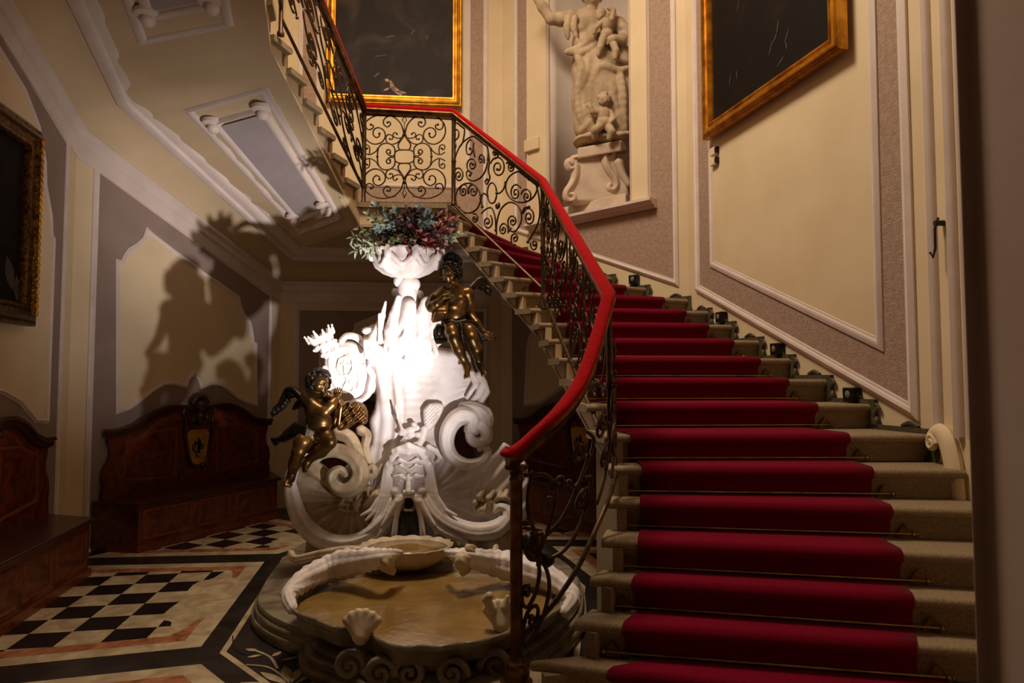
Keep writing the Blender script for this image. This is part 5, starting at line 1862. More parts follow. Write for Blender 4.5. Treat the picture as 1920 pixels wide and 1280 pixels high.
# rock foot under the mask, behind the basins
sc = Sculpt(0.03)
for x, y, dy, r in ((640, 1020, -0.1, 0.14), (700, 1030, -0.12, 0.16), (765, 1030, -0.1, 0.18), (830, 1030, -0.12, 0.16), (890, 1025, -0.1, 0.15), (945, 1010, -0.08, 0.14), (600, 1010, -0.06, 0.12)):
    p = at(x, y, FY + dy)
    sc.cap((p.x, p.y, 0.1), p, r * 1.05, r * 0.8)
sc.build('rock_foot', 0.014, M['marble_warm'], fountain)
# small upper basin
uc = (atz(766, 1028, 0.53))
uc = V(-0.69, 4.55, 0.45)
ua = np.arange(96) * 2 * PI / 96
us = 0.012 * np.abs(np.sin(ua * 9))


def ur(rx, ry, z, s_=0.0):
    return [V(uc.x + (rx + us[j] * s_) * math.cos(ua[j]), uc.y + (ry + us[j] * s_) * math.sin(ua[j]), z + us[j] * s_ * 0.6) for j in range(96)]


mb = MB()
mb.loft([ur(0.12, 0.10, 0.32), ur(0.20, 0.16, 0.35), ur(0.265, 0.215, 0.40, 0.6), ur(0.29, 0.235, 0.445, 1), ur(0.298, 0.242, 0.465, 1), ur(0.28, 0.228, 0.465, 1), ur(0.266, 0.215, 0.44), ur(0.05, 0.05, 0.42)])
ub = mb.build('upper_basin', M['marble_warm'], fountain, smooth='full')
mb = MB()
mb.loft([ur(0.268, 0.218, 0.448), ur(0.1, 0.1, 0.449), ur(0.01, 0.01, 0.449)])
mb.build('basin_water', M['water'], fountain, smooth='full')
# upright shells on the rim
for px, py, sg in ((677, 1180, 1), (940, 1160, -1)):
    c = atz(px, py, 0.36)
    sc = Sculpt(0.012)
    for k in range(6):
        a = math.radians(30 + k * 24)
        e = c + V(0.085 * math.cos(a), 0.02, 0.075 * math.sin(a))
        sc.cap(c + V(0, 0.0, -0.03), e, 0.034, 0.022)
    sc.ell(c + V(0.0, 0.045, 0.03), (0.07, 0.04, 0.06), op='-')
    if sg < 0:
        sc.chain([c + V(-0.05, 0, 0.05), c + V(-0.075, 0, 0.095), c + V(-0.06, -0.01, 0.115)], [0.025, 0.02, 0.022])
        sc.chain([c + V(0.02, 0, 0.06), c + V(0.03, 0, 0.11)], [0.02, 0.01])
    sc.build('rim_shell', 0.006, M['marble_warm'], fountain)
# scroll feet below the rim
for x0, y0, sg in ((655, 1248, 1), (712, 1262, 1), (768, 1262, -1), (846, 1262, 1), (930, 1248, -1)):
    c = atz(x0, y0, 0.19)
    c = V(c.x, c.y, 0.19)
    mb = MB()
    q = [c + V(sg * 0.075 * (1 - k / 26) * math.cos(k * 0.42), -0.005 * k / 26, 0.075 * (1 - k / 26) * math.sin(k * 0.42)) for k in range(26)]
    fluted(mb, q, taper(26, 0.02, 0.012), n=12, lobes=3)
    mb.build('scroll_foot', M['marble_grey'], fountain, smooth='full')
sc = Sculpt(0.012)
c = atz(808, 1240, 0.2)
c = V(c.x, c.y + 0.01, 0.2)
for k in range(5):
    sc.chain([c + V((k - 2) * 0.02, 0, 0.08), c + V((k - 2) * 0.035, -0.02, 0.0), c + V((k - 2) * 0.03, -0.01, -0.09)], [0.014, 0.02, 0.01], 0.006)
sc.build('acanthus_foot', 0.006, M['marble_grey'], fountain)

# ------------------------------------------------------------------ bronze cherubs
def fingers(sc, palm, dirv, side, L, r, curl, k=0.003):
    dirv, side = np.array(dirv, float), np.array(side, float)
    dirv /= np.linalg.norm(dirv)
    side /= np.linalg.norm(side)
    nrm = np.cross(dirv, side)
    for i, (o, f) in enumerate(((-1.5, 0.82), (-0.5, 1.0), (0.5, 0.95), (1.5, 0.75))):
        p0 = np.array(palm) + side * o * r * 2.0 + dirv * r * 1.5
        p1 = p0 + (dirv + side * o * 0.08) * L * 0.5 * f
        p2 = p1 + (dirv * (1 - curl) + nrm * curl + side * o * 0.08) * L * 0.5 * f
        sc.chain([p0, p1, p2], [r, r * 0.9, r * 0.75], k)
    t0 = np.array(palm) - side * r * 2.5
    sc.chain([t0, t0 - side * L * 0.28 + dirv * L * 0.25, t0 - side * L * 0.3 + dirv * L * 0.52], [r * 1.1, r, r * 0.8], k)


def head(sc, c, r, look, up=(0, 0, 1)):
    """child's head: skull, cheeks, brow, eyes, nose, mouth, chin, ears; look = facing direction"""
    f = np.array(look, float)
    f /= np.linalg.norm(f)
    upv = np.array(up, float)
    rt = np.cross(f, upv)
    rt /= np.linalg.norm(rt)
    upv = np.cross(rt, f)
    c = np.array(c, float)
    rot = np.stack([rt, f, upv]).T
    Q = lambda a, b, d: c + (rt * a + f * b + upv * d) * r
    sc.ell(c, (r * 0.86, r * 0.98, r * 1.0), rot=rot)
    sc.ell(Q(0, 0.35, -0.42), (r * 0.62, r * 0.55, r * 0.55), rot=rot)
    for s in (-1, 1):
        sc.ell(Q(s * 0.42, 0.55, -0.42), r * 0.32, k=r * 0.2)
        sc.ell(Q(s * 0.34, 0.97, -0.02), r * 0.17, op='-', k=r * 0.12)
        sc.ell(Q(s * 0.33, 0.80, -0.03), r * 0.13, k=r * 0.03)
        sc.cap(Q(s * 0.14, 0.96, 0.14), Q(s * 0.5, 0.80, 0.13), r * 0.085, r * 0.06, k=r * 0.1)
        sc.ell(Q(s * 0.87, -0.02, -0.1), (r * 0.1, r * 0.18, r * 0.24), rot=rot, k=r * 0.05)
    sc.chain([Q(0, 0.94, 0.08), Q(0, 1.06, -0.2)], [r * 0.09, r * 0.15], k=r * 0.08)
    sc.ell(Q(0, 0.95, -0.42), (r * 0.24, r * 0.14, r * 0.085), rot=rot, k=r * 0.05)
    sc.ell(Q(0, 0.90, -0.58), (r * 0.2, r * 0.14, r * 0.085), rot=rot, k=r * 0.05)
    sc.cap(Q(-0.22, 1.06, -0.50), Q(0.22, 1.06, -0.50), r * 0.04, op='-', k=r * 0.03)
    sc.ell(Q(0, 0.78, -0.80), r * 0.2, k=r * 0.12)
    return Q


def curls(c, r, look, n, sp, rad, seed, up=(0, 0, 1), name='hair', m=None, parent=None, h=0.005):
    rng = np.random.default_rng(seed)
    f = np.array(look, float)
    f /= np.linalg.norm(f)
    upv = np.array(up, float)
    sc = Sculpt(rad * 0.35)
    sc.ell(np.array(c) - f * r * 0.16 + upv * r * 0.12, r * 0.98)
    k = 0
    while k < n:
        d = rng.normal(size=3)
        d /= np.linalg.norm(d)
        if d.dot(f) > 0.42 - 0.55 * max(d.dot(upv), 0) and d.dot(upv) < 0.72:
            continue
        if d.dot(upv) < -0.62:
            continue
        p = np.array(c) + d * r * rng.uniform(0.98, 1.14)
        sc.ell(p, rad * rng.uniform(0.7, 1.15))
        t = np.cross(d, rng.normal(size=3))
        t /= np.linalg.norm(t)
        sc.chain([p, p + t * rad * 1.2 + d * rad * 0.3, p + t * rad * 1.6 - np.cross(t, d) * rad], [rad * 0.5, rad * 0.5, rad * 0.35], rad * 0.2)
        k += 1
    return sc.build(name, h, m or M['bronze_black'], parent)


def wing(pts, w0, parent, Y, name='wing', m='bronze_black', feathers=6, seed=1):
    rng = np.random.default_rng(seed)
    sc = Sculpt(0.008)
    q = pxpath(pts, Y, 4)
    sc.chain(q, taper(len(q), 0.024, 0.012, 0.03))
    L = len(q)
    for i in range(L):
        if i > 2:
            t = i / (L - 1)
            d = (q[min(i + 1, L - 1)] - q[max(i - 1, 0)]).normalized()
            n_ = V(d.z, 0.15, -d.x)
            if n_.z > 0:
                n_ = -n_
            e = q[i] + n_ * w0 * (1.0 - 0.45 * t) + d * w0 * 0.5
            sc.chain([q[i], lerp(q[i], e, 0.55) + V(0, -0.012 - 0.006 * (i % 2), 0), e], [0.012, 0.0125, 0.006], 0.003)
    return sc.build(name, 0.006, M[m], parent)


# left cherub, seated on the shell, looking up to the shield
LY = 4.93
cl = thing('bronze_cherub', 'bronze winged cherub on the left of the fountain with hands raised beside the shield', 'statue', at(565, 880, LY)[:], 'bronze cherubs on the fountain')
L_ = lambda x, y, dy=0.0: np.array(at(500 + x / 5.333, 680 + y / 5.333, LY + dy))
sc = Sculpt(0.016)
hc = L_(520, 185, -0.03)
lk = (0.78, -0.55, -0.12)
Qh = head(sc, hc, 0.072, lk, (0.1, 0, 1))
sc.cap(L_(485, 250), L_(470, 330), 0.036, 0.045)
sc.ell(L_(465, 380, 0.0), (0.085, 0.07, 0.075))
sc.ell(L_(500, 470, -0.01), (0.085, 0.072, 0.09))
sc.ell(L_(535, 590, -0.03), (0.085, 0.078, 0.08))
sc.ell(L_(500, 690, -0.0), (0.1, 0.085, 0.07))
sc.ell(L_(440, 395, -0.05), (0.035, 0.03, 0.03))
sc.ell(L_(525, 390, -0.05), (0.035, 0.03, 0.03))
# near arm: shoulder, elbow, hand by the chin; far arm up to the shield
sc.chain([L_(400, 340, -0.04), L_(470, 440, -0.09), L_(575, 490, -0.12)], [0.05, 0.046, 0.036])
sc.chain([L_(585, 490, -0.12), L_(650, 420, -0.1), L_(705, 350, -0.07)], [0.036, 0.034, 0.024])
sc.ell(L_(712, 330, -0.07), (0.024, 0.018, 0.026))
fingers(sc, L_(712, 325, -0.07), (0.1, -0.1, 1), (0.9, -0.3, 0), 0.05, 0.0075, 0.15)
sc.chain([L_(540, 350, 0.0), L_(600, 400, 0.05), L_(640, 350, 0.0)], [0.044, 0.036, 0.028])
sc.ell(L_(620, 350, -0.05), (0.026, 0.02, 0.024))
fingers(sc, L_(620, 345, -0.05), (-0.7, -0.25, 0.5), (0.5, -0.2, 0.8), 0.05, 0.0075, 0.4)
# near leg hanging, far leg folded
sc.chain([L_(440, 705, -0.05), L_(360, 790, -0.10), L_(322, 880, -0.11)], [0.066, 0.06, 0.048])
sc.chain([L_(320, 890, -0.11), L_(285, 1000, -0.07), L_(250, 1110, -0.03)], [0.046, 0.046, 0.03])
sc.chain([L_(250, 1115, -0.03), L_(235, 1160, -0.05), L_(195, 1215, -0.10)], [0.03, 0.03, 0.02])
for i in range(5):
    sc.cap(L_(200 + i * 12, 1205 + i * 3, -0.10), L_(182 + i * 13, 1228 + i * 3, -0.125), 0.009, 0.007, 0.003)
sc.chain([L_(540, 710, -0.05), L_(600, 745, -0.10), L_(635, 780, -0.12)], [0.066, 0.056, 0.046])
sc.chain([L_(630, 800, -0.12), L_(540, 880, -0.09), L_(430, 960, -0.06)], [0.046, 0.048, 0.03])
sc.chain([L_(425, 965, -0.06), L_(395, 1010, -0.07), L_(385, 1070, -0.10)], [0.03, 0.028, 0.02])
for i in range(5):
    sc.cap(L_(370 + i * 9, 1060, -0.10), L_(368 + i * 9, 1090 - i * 3, -0.115), 0.009, 0.007, 0.003)
sc.build('body', 0.0052, M['bronze'], cl)
curls(hc, 0.074, lk, 60, 0, 0.02, 3, (0.1, 0, 1), parent=cl)
wing([(345, 350, 0.05), (320, 330, 0.07), (270, 275, 0.1), (215, 285, 0.12), (175, 350, 0.12), (140, 420, 0.12), (80, 465, 0.11)] and [(564, 745, 0.05), (556, 737, 0.07), (548, 731, 0.1), (540, 733, 0.12), (533, 744, 0.12), (525, 757, 0.12), (513, 767, 0.11)], 0.075, cl, LY)
wing([(566, 752, 0.06), (560, 758, 0.1), (552, 764, 0.12)], 0.02, cl, LY, seed=2)
# drapery over the hips
sc = Sculpt(0.01)
for k in range(7):
    t = k / 6
    sc.chain([L_(480 - 15 * t, 690 + 90 * t, -0.09), L_(400 - 20 * t, 650 + 90 * t, -0.12), L_(290 - 10 * t, 620 + 100 * t, -0.07), L_(200 - 30 * t, 690 + 80 * t, 0.0), L_(90 - 40 * t, 820 - 60 * t, 0.04)], [0.016, 0.02, 0.022, 0.02, 0.01], 0.008)
sc.build('drapery', 0.006, M['bronze_black'], cl)
sc = Sculpt(0.008)
sc.chain([L_(700, 350, 0.0), L_(740, 440, -0.05), L_(720, 620, -0.06)], [0.014, 0.022, 0.012])
sc.chain([L_(740, 380, -0.02), L_(700, 470, -0.05), L_(680, 610, -0.05)], [0.012, 0.018, 0.010])
sc.build('sash', 0.006, M['bronze_gilt'], cl)
relief('draped_cloth', [(637, 755), (650, 751), (672, 752), (685, 760), (690, 776), (688, 792), (680, 796), (672, 790), (660, 799), (644, 806), (634, 806), (632, 785)], LY - 0.0, 0.06, 0.006, M['bronze'], cl, lambda px, py, ins: 0.013 * np.sin((px * 0.75 + py * 0.66) * 0.62 + 0.8 * np.sin(py * 0.12)) + 0.008 * np.sin((px * 0.9 - py * 0.4) * 0.35), rnd=0.05, back=0.05)

# right cherub, seated on the shoulder of the fountain
RY = 5.12
cr = thing('bronze_cherub', 'bronze winged cherub sitting on the right shoulder of the fountain, legs hanging down', 'statue', at(850, 650, RY)[:], 'bronze cherubs on the fountain')
R_ = lambda x, y, dy=0.0: np.array(at(780 + x / 4.923, 460 + y / 4.923, RY + dy))
sc = Sculpt(0.015)
hc = R_(318, 255, -0.03)
lk = (-0.45, -0.85, -0.25)
head(sc, hc, 0.068, lk, (-0.12, 0, 1))
sc.cap(R_(340, 320), R_(365, 410), 0.032, 0.042)
sc.ell(R_(375, 460, 0), (0.088, 0.065, 0.075))
sc.ell(R_(385, 540, -0.01), (0.08, 0.068, 0.09))
sc.ell(R_(360, 640, -0.03), (0.083, 0.075, 0.075))
sc.ell(R_(375, 730, -0.01), (0.1, 0.085, 0.06))
sc.ell(R_(330, 490, -0.05), (0.034, 0.028, 0.03))
sc.ell(R_(420, 500, -0.05), (0.034, 0.028, 0.03))
sc.chain([R_(250, 430, -0.02), R_(180, 490, -0.06), R_(140, 570, -0.08)], [0.046, 0.044, 0.034])
sc.chain([R_(140, 575, -0.08), R_(190, 540, -0.12), R_(255, 480, -0.12)], [0.034, 0.03, 0.022])
sc.ell(R_(270, 470, -0.12), (0.024, 0.018, 0.022))
fingers(sc, R_(272, 468, -0.12), (0.9, -0.1, 0.3), (0.2, -0.3, -0.9), 0.045, 0.007, 0.25)
sc.chain([R_(480, 440, 0.0), R_(500, 540, 0.04), R_(500, 640, 0.02)], [0.046, 0.042, 0.034])
sc.chain([R_(500, 645, 0.02), R_(560, 720, -0.04), R_(620, 790, -0.07)], [0.034, 0.03, 0.022])
sc.ell(R_(640, 810, -0.08), (0.024, 0.018, 0.024))
fingers(sc, R_(645, 815, -0.08), (0.8, -0.2, -0.5), (0.4, -0.3, 0.8), 0.05, 0.007, -0.2)
sc.chain([R_(330, 750, -0.06), R_(335, 800, -0.13), R_(350, 850, -0.17)], [0.064, 0.056, 0.046])
sc.chain([R_(352, 860, -0.17), R_(395, 960, -0.15), R_(440, 1060, -0.12)], [0.045, 0.044, 0.028])
sc.chain([R_(445, 1065, -0.12), R_(470, 1120, -0.13), R_(470, 1200, -0.17)], [0.03, 0.028, 0.018])
for i in range(5):
    sc.cap(R_(450 + i * 10, 1195, -0.17), R_(448 + i * 11, 1225 - i * 3, -0.185), 0.009, 0.007, 0.003)
sc.chain([R_(455, 760, -0.05), R_(500, 800, -0.12), R_(520, 860, -0.16)], [0.064, 0.056, 0.046])
sc.chain([R_(522, 868, -0.16), R_(560, 960, -0.14), R_(580, 1080, -0.10)], [0.045, 0.046, 0.028])
sc.chain([R_(582, 1085, -0.10), R_(600, 1130, -0.12), R_(625, 1180, -0.15)], [0.03, 0.028, 0.018])
for i in range(5):
    sc.cap(R_(605 + i * 9, 1180 - i * 4, -0.15), R_(610 + i * 10, 1203 - i * 5, -0.165), 0.009, 0.007, 0.003)
sc.build('body', 0.0052, M['bronze'], cr)
hr_ = curls(hc, 0.07, lk, 60, 0, 0.02, 5, (-0.12, 0, 1), parent=cr)
sc = Sculpt(0.008)
for x0, x1, y1 in ((285, 270, 110), (310, 300, 85), (335, 335, 78), (360, 372, 95), (385, 400, 130)):
    sc.chain([R_(x0, 190, 0.0), R_(x0 + (x1 - x0) * 0.6, (190 + y1) / 2, -0.02), R_(x1, y1, -0.03), R_(x1 + 22, y1 + 8, -0.04)], [0.03, 0.024, 0.018, 0.010], 0.006)
sc.build('forelock', 0.006, M['bronze_black'], hr_)
wing([(882, 541, 0.05), (888, 535, 0.08), (897, 527, 0.1), (906, 525, 0.11), (911, 533, 0.11), (910, 545, 0.10)], 0.075, cr, RY, seed=4)
sc = Sculpt(0.008)
for k in range(6):
    t = k / 5
    sc.chain([R_(230 + 60 * t, 520, -0.10), R_(200 + 70 * t, 610, -0.13), R_(160 + 80 * t, 700 - 20 * t, -0.08)], [0.012, 0.02, 0.012], 0.006)
sc.build('drapery', 0.006, M['bronze_gilt'], cr)
sc = Sculpt(0.01)
for k in range(4):
    t = k / 3
    sc.chain([R_(270, 690 + 20 * t, -0.09), R_(360, 720 + 18 * t, -0.12), R_(460, 700 + 22 * t, -0.10), R_(560, 730 + 25 * t, -0.06), R_(640 - 30 * t, 840 + 20 * t, -0.04), R_(700 + 30 * t, 850, -0.05)], [0.014, 0.018, 0.018, 0.018, 0.018, 0.01], 0.006)
sc.chain([R_(420, 740, -0.14), R_(425, 820, -0.17), R_(440, 890, -0.17)], [0.018, 0.016, 0.01])
for k in range(4):
    t = k / 3
    sc.chain([R_(290, 760 + 20 * t, -0.04), R_(210, 770 + 40 * t, -0.07), R_(150, 800 + 50 * t, -0.04), R_(200, 880, -0.06), R_(290, 890 - 10 * t, -0.08)], [0.02, 0.026, 0.02, 0.02, 0.016], 0.008)
sc.build('drapery', 0.006, M['bronze_black'], cr)
# ------------------------------------------------------------------ stone statue in the niche
ncen = WD.p(1.20, 0, -0.10)
TY = ncen.y
ped = thing('statue_pedestal', 'scrolled stone pedestal standing on the niche sill', 'pedestal', (ncen.x, ncen.y, 3.38))
T_ = lambda x, y, dy=0.0: np.array(at(950 + x / 3.048, y / 3.048, TY + dy))
pp = [(322, 1175), (335, 1120), (360, 1060), (385, 1000), (395, 950), (400, 905), (420, 880), (560, 850), (620, 870), (640, 930), (650, 1000), (690, 1060), (700, 1130), (700, 1165), (560, 1172)]
relief('plinth_body', [(950 + x / 3.048, y / 3.048) for x, y in pp], TY - 0.02, 0.09, 0.012, M['pedestal'], ped, None, rnd=0.05, back=0.18)
pz = WD
mb = MB()
p0, p1 = WD.p(1.62, 3.383, -0.22), WD.p(0.74, 3.383, -0.22)
mb.prism([WD.p(1.64, 3.383, 0.02), WD.p(0.72, 3.383, 0.02), WD.p(0.82, 3.383, -0.34), WD.p(1.54, 3.383, -0.34)], V(0, 0, 0.13))
mb.build('plinth_slab', M['pedestal'], ped, bevel=0.012)
for pts, r in (([(372, 935), (360, 925), (350, 940), (362, 965), (385, 960), (392, 935), (375, 912), (400, 900), (470, 885), (540, 868)], 0.045), ([(395, 950), (392, 1010), (370, 1060), (345, 1095), (340, 1130), (360, 1150), (385, 1140), (382, 1115), (365, 1110)], 0.045), ([(560, 880), (565, 930), (590, 980), (620, 1020), (628, 1060), (610, 1085), (585, 1075), (590, 1055)], 0.045), ([(575, 850), (600, 860), (605, 885), (585, 900), (568, 885), (578, 870)], 0.04), ([(640, 930), (660, 990), (695, 1050)], 0.05)):
    mb = MB()
    q = [Vector(T_(x, y, -0.11)) for x, y in smooth_path(pts, 4)]
    fluted(mb, q, taper(len(q), r, r * 0.6), n=14, lobes=4)
    mb.build('plinth_scroll', M['pedestal'], ped, smooth='full')
mb = MB()
mb.prism([Vector(T_(405, 845, -0.16)), Vector(T_(650, 800, -0.2)), Vector(T_(710, 800, 0.0)), Vector(T_(680, 820, 0.2)), Vector(T_(430, 850, 0.15))], V(0, 0, -0.12))
mb.build('plinth_cap', M['pedestal'], ped, bevel=0.015)

st = thing('stone_statue', 'sandstone statue of a robed woman holding a child, arm raised, in the wall niche', 'statue', T_(540, 800)[:])
sc = Sculpt(0.03)
hc = T_(488, -10, -0.02)
head(sc, hc, 0.105, (0.1, -1, 0.15))
sc.cap(T_(490, 25), T_(478, 80), 0.055, 0.07)
sc.ell(T_(450, 130, 0), (0.17, 0.12, 0.17))
sc.ell(T_(560, 130, 0.02), (0.17, 0.12, 0.16))
sc.ell(T_(430, 160, -0.09), (0.06, 0.05, 0.055))
sc.ell(T_(500, 250, 0), (0.25, 0.15, 0.22))
sc.ell(T_(510, 390, 0), (0.28, 0.17, 0.36))
sc.ell(T_(535, 560, 0), (0.33, 0.18, 0.42))
sc.ell(T_(550, 720, 0), (0.33, 0.19, 0.25))
sc.cap(T_(420, 420, -0.08), T_(440, 740, -0.05), 0.08, 0.1)
sc.cap(T_(660, 250, 0.0), T_(670, 740, 0.0), 0.09, 0.11)
# raised arm
sc.chain([T_(370, 100, -0.02), T_(310, 110, -0.05), T_(255, 110, -0.08)], [0.085, 0.075, 0.062])
sc.chain([T_(250, 105, -0.08), T_(205, 40, -0.1), T_(165, -20, -0.12)], [0.06, 0.055, 0.04])
sc.ell(T_(150, -45, -0.12), (0.04, 0.025, 0.05))
fingers(sc, T_(150, -50, -0.12), (-0.4, 0, 1), (0.9, -0.2, 0.3), 0.09, 0.013, 0.15)
# other arm round the child
sc.chain([T_(640, 140, -0.02), T_(680, 190, -0.06), T_(660, 225, -0.14)], [0.085, 0.075, 0.06])
sc.chain([T_(655, 225, -0.14), T_(610, 222, -0.2)], [0.055, 0.042])
sc.ell(T_(595, 222, -0.2), (0.05, 0.03, 0.04))
fingers(sc, T_(590, 222, -0.2), (-1, -0.1, 0.1), (0.1, -0.2, 1), 0.09, 0.013, 0.1)
# folds of the robe
F_ = [([(360, 90), (345, 150), (350, 220)], 0.05), ([(395, 90), (385, 150), (400, 220)], 0.04), ([(345, 295), (420, 270), (500, 210), (540, 200)], 0.05), ([(350, 300), (430, 300), (510, 250)], 0.045), ([(400, 240), (470, 230), (530, 215)], 0.035), ([(405, 330), (430, 400), (400, 520)], 0.06), ([(470, 330), (460, 420), (410, 525)], 0.05), ([(510, 350), (490, 430), (480, 540), (470, 640)], 0.04), ([(505, 440), (520, 390), (560, 380), (640, 400), (700, 385)], 0.055), ([(510, 480), (560, 490), (610, 520), (580, 550), (520, 520)], 0.045), ([(600, 470), (600, 540), (640, 640), (650, 740)], 0.045), ([(650, 420), (665, 520), (670, 640), (680, 760)], 0.055), ([(400, 540), (415, 640), (440, 720)], 0.05), ([(440, 560), (450, 650), (470, 740)], 0.035), ([(425, 750), (470, 700), (500, 690)], 0.045), ([(590, 690), (640, 660), (660, 690)], 0.05), ([(595, 720), (630, 750), (665, 740)], 0.05), ([(660, 150), (690, 170), (695, 260)], 0.06), ([(540, 300), (530, 350), (500, 400)], 0.04), ([(620, 300), (650, 330), (690, 350)], 0.05)]
for pts, r in F_:
    q = [T_(p[0], p[1], -0.135) for p in smooth_path(pts, 3)]
    sc.chain(q, taper(len(q), r * 0.55, r * 0.35, r * 0.75), 0.028)
sc.build('robed_figure', 0.011, M['statue'], st)
sc = Sculpt(0.015)
for k in range(26):
    a = RNG.uniform(0, 2 * PI)
    e = RNG.uniform(-0.1, 1.2)
    sc.ell(hc + np.array([0.105 * math.cos(a) * math.cos(e), 0.03 + 0.1 * abs(math.sin(a)) * math.cos(e), 0.03 + 0.11 * math.sin(e)]), 0.035)
sc.build('hair', 0.01, M['statue'], st)
sc = Sculpt(0.012)
h2 = T_(535, 85, -0.20)
head(sc, h2, 0.055, (-0.6, -0.8, -0.2))
sc.ell(h2 + np.array([0.01, 0.01, 0.03]), (0.058, 0.058, 0.045))
sc.ell(T_(565, 140, -0.19), (0.07, 0.06, 0.08))
sc.ell(T_(570, 195, -0.18), (0.075, 0.065, 0.06))
sc.chain([T_(540, 130, -0.22), T_(510, 160, -0.24), T_(500, 190, -0.22)], [0.03, 0.026, 0.02])
sc.chain([T_(600, 110, -0.17), T_(610, 60, -0.16), T_(580, 45, -0.17)], [0.032, 0.028, 0.022])
sc.chain([T_(550, 220, -0.2), T_(535, 270, -0.22), T_(525, 310, -0.2)], [0.045, 0.038, 0.026])
sc.chain([T_(600, 225, -0.18), T_(625, 290, -0.2), T_(620, 330, -0.19)], [0.045, 0.038, 0.026])
sc.build('held_child', 0.008, M['statue'], st)
sc = Sculpt(0.012)
h3 = T_(558, 575, -0.24)
head(sc, h3, 0.07, (-0.5, -0.85, 0.1))
for k in range(22):
    a, e = RNG.uniform(0, 2 * PI), RNG.uniform(0.2, 1.4)
    sc.ell(h3 + np.array([0.068 * math.cos(a) * math.cos(e), 0.02 + 0.06 * math.sin(a) * math.cos(e), 0.02 + 0.065 * math.sin(e)]), 0.022, k=0.006)
sc.ell(T_(552, 650, -0.22), (0.08, 0.065, 0.09))
sc.ell(T_(555, 700, -0.21), (0.085, 0.075, 0.07))
sc.chain([T_(525, 640, -0.24), T_(490, 640, -0.26), T_(480, 610, -0.27)], [0.035, 0.03, 0.022])
fingers(sc, T_(476, 604, -0.27), (-0.5, 0, 0.9), (0.9, -0.2, 0.4), 0.04, 0.008, 0.2)
sc.chain([T_(590, 640, -0.22), T_(610, 680, -0.24), T_(590, 700, -0.26)], [0.034, 0.03, 0.022])
sc.chain([T_(540, 715, -0.22), T_(505, 745, -0.26), T_(500, 785, -0.22)], [0.05, 0.045, 0.03])
sc.chain([T_(580, 720, -0.22), T_(600, 755, -0.27), T_(585, 790, -0.26)], [0.05, 0.045, 0.03])
sc.build('putto', 0.008, M['statue'], st)
sc = Sculpt(0.03)
for x, y, r in ((430, 810, 0.07), (480, 800, 0.09), (540, 805, 0.09), (600, 800, 0.09), (650, 795, 0.08), (690, 790, 0.06)):
    sc.ell(T_(x, y, -0.02), (r * 1.4, 0.2, r * 0.7))
sc.build('rocky_base', 0.013, M['statue'], st)

# ------------------------------------------------------------------ flower arrangement in the bowl
FC = V(BC.x + 0.01, BC.y - 0.02, BC.z + 0.13)
fa = thing('flower_arrangement', 'dried eucalyptus and red foliage arrangement filling the bowl on top of the fountain', 'flower arrangement', FC[:])
rng = random.Random(11)


def add_leaf(mb, p, d, n, L, w, fold=0.25):
    d = d.normalized()
    s = d.cross(n).normalized()
    n = s.cross(d)
    prof = [(0, 0.05), (0.2, 0.6), (0.45, 1.0), (0.7, 0.8), (0.9, 0.35), (1.0, 0.02)]
    rows = []
    for t, k in prof:
        c = p + d * L * t - n * L * 0.25 * t * t
        rows.append([c - s * w * k + n * w * k * fold, c, c + s * w * k + n * w * k * fold])
    mb.loft(rows, closed_ring=False, cap=False)


def sprig(name, m, base, tip, nleaf, L, w, bend=0.1, spread=1.0, terminal=True):
    mb = MB()
    pts = [lerp(base, tip, t) + V(0, 0, bend * math.sin(PI * t)) for t in [k / 8 for k in range(9)]]
    mb.tube(pts, taper(9, 0.005, 0.002), 5, mi=1)
    for k in range(nleaf):
        t = 0.3 + 0.7 * k / max(nleaf - 1, 1)
        i = min(int(t * 8), 7)
        p = lerp(pts[i], pts[i + 1], t * 8 - i)
        ax = (pts[i + 1] - pts[i]).normalized()
        a = k * 2.4 + rng.uniform(-0.4, 0.4)
        o = ax.orthogonal().normalized()
        o = Matrix.Rotation(a, 3, ax) @ o
        d = ax * 0.6 + o * spread
        nn = ax.cross(d) + V(rng.uniform(-0.4, 0.4), rng.uniform(-0.4, 0.4), 0.6)
        add_leaf(mb, p, d, nn, L * rng.uniform(0.7, 1.2), w * rng.uniform(0.8, 1.2))
    if terminal:
        add_leaf(mb, pts[-1], pts[-1] - pts[-2], V(0.2, -1, 0.4), L, w)
    return mb.build(name, [m, M['stem']], fa, smooth='full')


def tipat(px, py, dy):
    return at(px, py, FC.y + dy)


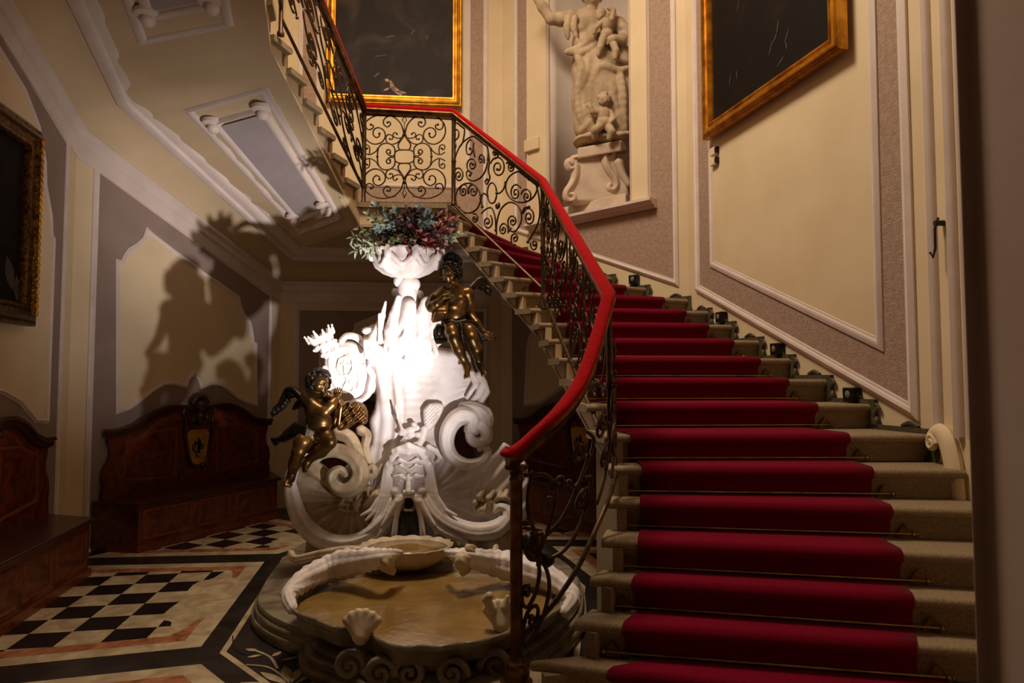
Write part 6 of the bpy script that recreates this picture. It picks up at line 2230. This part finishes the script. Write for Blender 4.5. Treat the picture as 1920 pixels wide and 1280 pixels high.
SPR = []
for px, py, dy, kind in ((666, 470, -0.06, 'f'), (690, 475, -0.16, 'f'), (662, 445, 0.02, 'f'), (678, 458, -0.12, 'f'), (672, 430, 0.05, 'g'), (690, 402, 0.0, 'g'), (704, 385, 0.02, 'b'), (700, 412, -0.1, 'g'), (712, 430, -0.16, 'b'), (728, 408, -0.12, 'b'), (742, 396, 0.0, 'b'), (735, 425, -0.2, 'b'), (748, 418, -0.18, 'm'), (756, 405, -0.06, 'm'), (762, 390, 0.02, 'r'), (775, 402, -0.1, 'n'), (770, 420, -0.2, 'n'), (786, 392, 0.0, 'b'), (800, 402, -0.1, 'b'), (806, 420, -0.18, 'b'), (815, 405, 0.0, 'n'), (830, 398, 0.04, 'r'), (838, 412, -0.02, 'r'), (852, 408, 0.03, 'r'), (840, 430, -0.1, 'r'), (860, 438, 0.0, 'g'), (848, 450, -0.1, 'g'), (830, 455, -0.16, 'r'), (815, 440, -0.2, 'n'), (790, 445, -0.24, 'R'), (782, 432, -0.24, 'R'), (766, 460, -0.26, 'R'), (800, 458, -0.24, 'R'), (750, 445, -0.24, 'o'), (735, 450, -0.22, 'o'), (715, 455, -0.2, 'm'), (700, 462, -0.2, 'f'), (822, 470, -0.18, 'r'), (838, 462, -0.1, 'n'), (776, 448, -0.26, 'o'), (720, 395, 0.06, 'o'), (850, 422, 0.08, 'n'), (690, 440, 0.1, 'g'), (740, 400, 0.16, 'b'), (800, 395, 0.16, 'n'), (700, 430, 0.2, 'g'), (830, 425, 0.2, 'r'), (765, 395, 0.2, 'm')):
    SPR.append((tipat(px, py, dy), kind))
for k in range(34):
    a = rng.uniform(0, 2 * PI)
    e = rng.uniform(0.1, 1.3)
    r_ = rng.uniform(0.22, 0.31)
    SPR.append((FC + V(r_ * math.cos(a) * math.cos(e) * 1.1, r_ * math.sin(a) * math.cos(e) * 0.8, 0.03 + r_ * math.sin(e) * 0.75), rng.choice('bgmnrnbo')))
KIND = {'f': ('fern_sprig', 'leaf_grey', 24, 0.062, 0.008), 'g': ('eucalyptus_sprig', 'leaf_grey', 18, 0.05, 0.012), 'b': ('eucalyptus_sprig', 'leaf_blue', 15, 0.055, 0.018), 'm': ('hydrangea_sprig', 'leaf_brown', 18, 0.045, 0.018), 'r': ('red_leaf_sprig', 'leaf_red', 15, 0.055, 0.014), 'R': ('red_leaf_sprig', 'leaf_red', 5, 0.095, 0.024), 'n': ('brown_leaf_sprig', 'blackened_red', 15, 0.055, 0.017), 'o': ('olive_sprig', 'leaf_green', 14, 0.055, 0.016)}
for tip, kind in SPR:
    nm, mm, nl, L, w = KIND[kind]
    b_ = FC + V((tip.x - FC.x) * 0.25, (tip.y - FC.y) * 0.25, -0.05)
    sprig(nm, M[mm], b_, tip, nl, L, w, 0.05, 0.8 if kind != 'f' else 1.4)

# ------------------------------------------------------------------ the black spotlight fixed to the lowest railing bay
sl = thing('spotlight', 'black cylindrical spotlight clamped to the railing beside the newel, aimed at the fountain', 'spotlight', tuple(SPOT_BODY))
ax = (SPOT_AIM - SPOT_BODY).normalized()
rot = ax.to_track_quat('Z', 'Y').to_matrix()
mb = MB()
mb.lathe((0, 0, 0), [(0.001, -0.12), (0.03, -0.118), (0.036, -0.10), (0.038, 0.0), (0.042, 0.01), (0.042, 0.06), (0.036, 0.06), (0.034, 0.02), (0.001, 0.018)], 20)
mb.v = [tuple(rot @ Vector(p) + SPOT_BODY) for p in mb.v]
mb.build('housing', M['black'], sl, smooth=True)
mb = MB()
mb.tube([SPOT_BODY + V(0.02, -0.02, -0.03), SPOT_BODY + V(0.03, 0.06, -0.09), SPOT_BODY + V(0.02, 0.16, -0.13)], 0.011, 8)
mb.build('clamp_arm', M['black'], sl, smooth=True)
mb = MB()
mb.lathe((0, 0, 0), [(0.001, 0.021), (0.033, 0.021), (0.033, 0.024), (0.001, 0.026)], 18)
mb.v = [tuple(rot @ Vector(p) + SPOT_BODY) for p in mb.v]
mb.build('lens', M['lens'], sl, smooth=True)
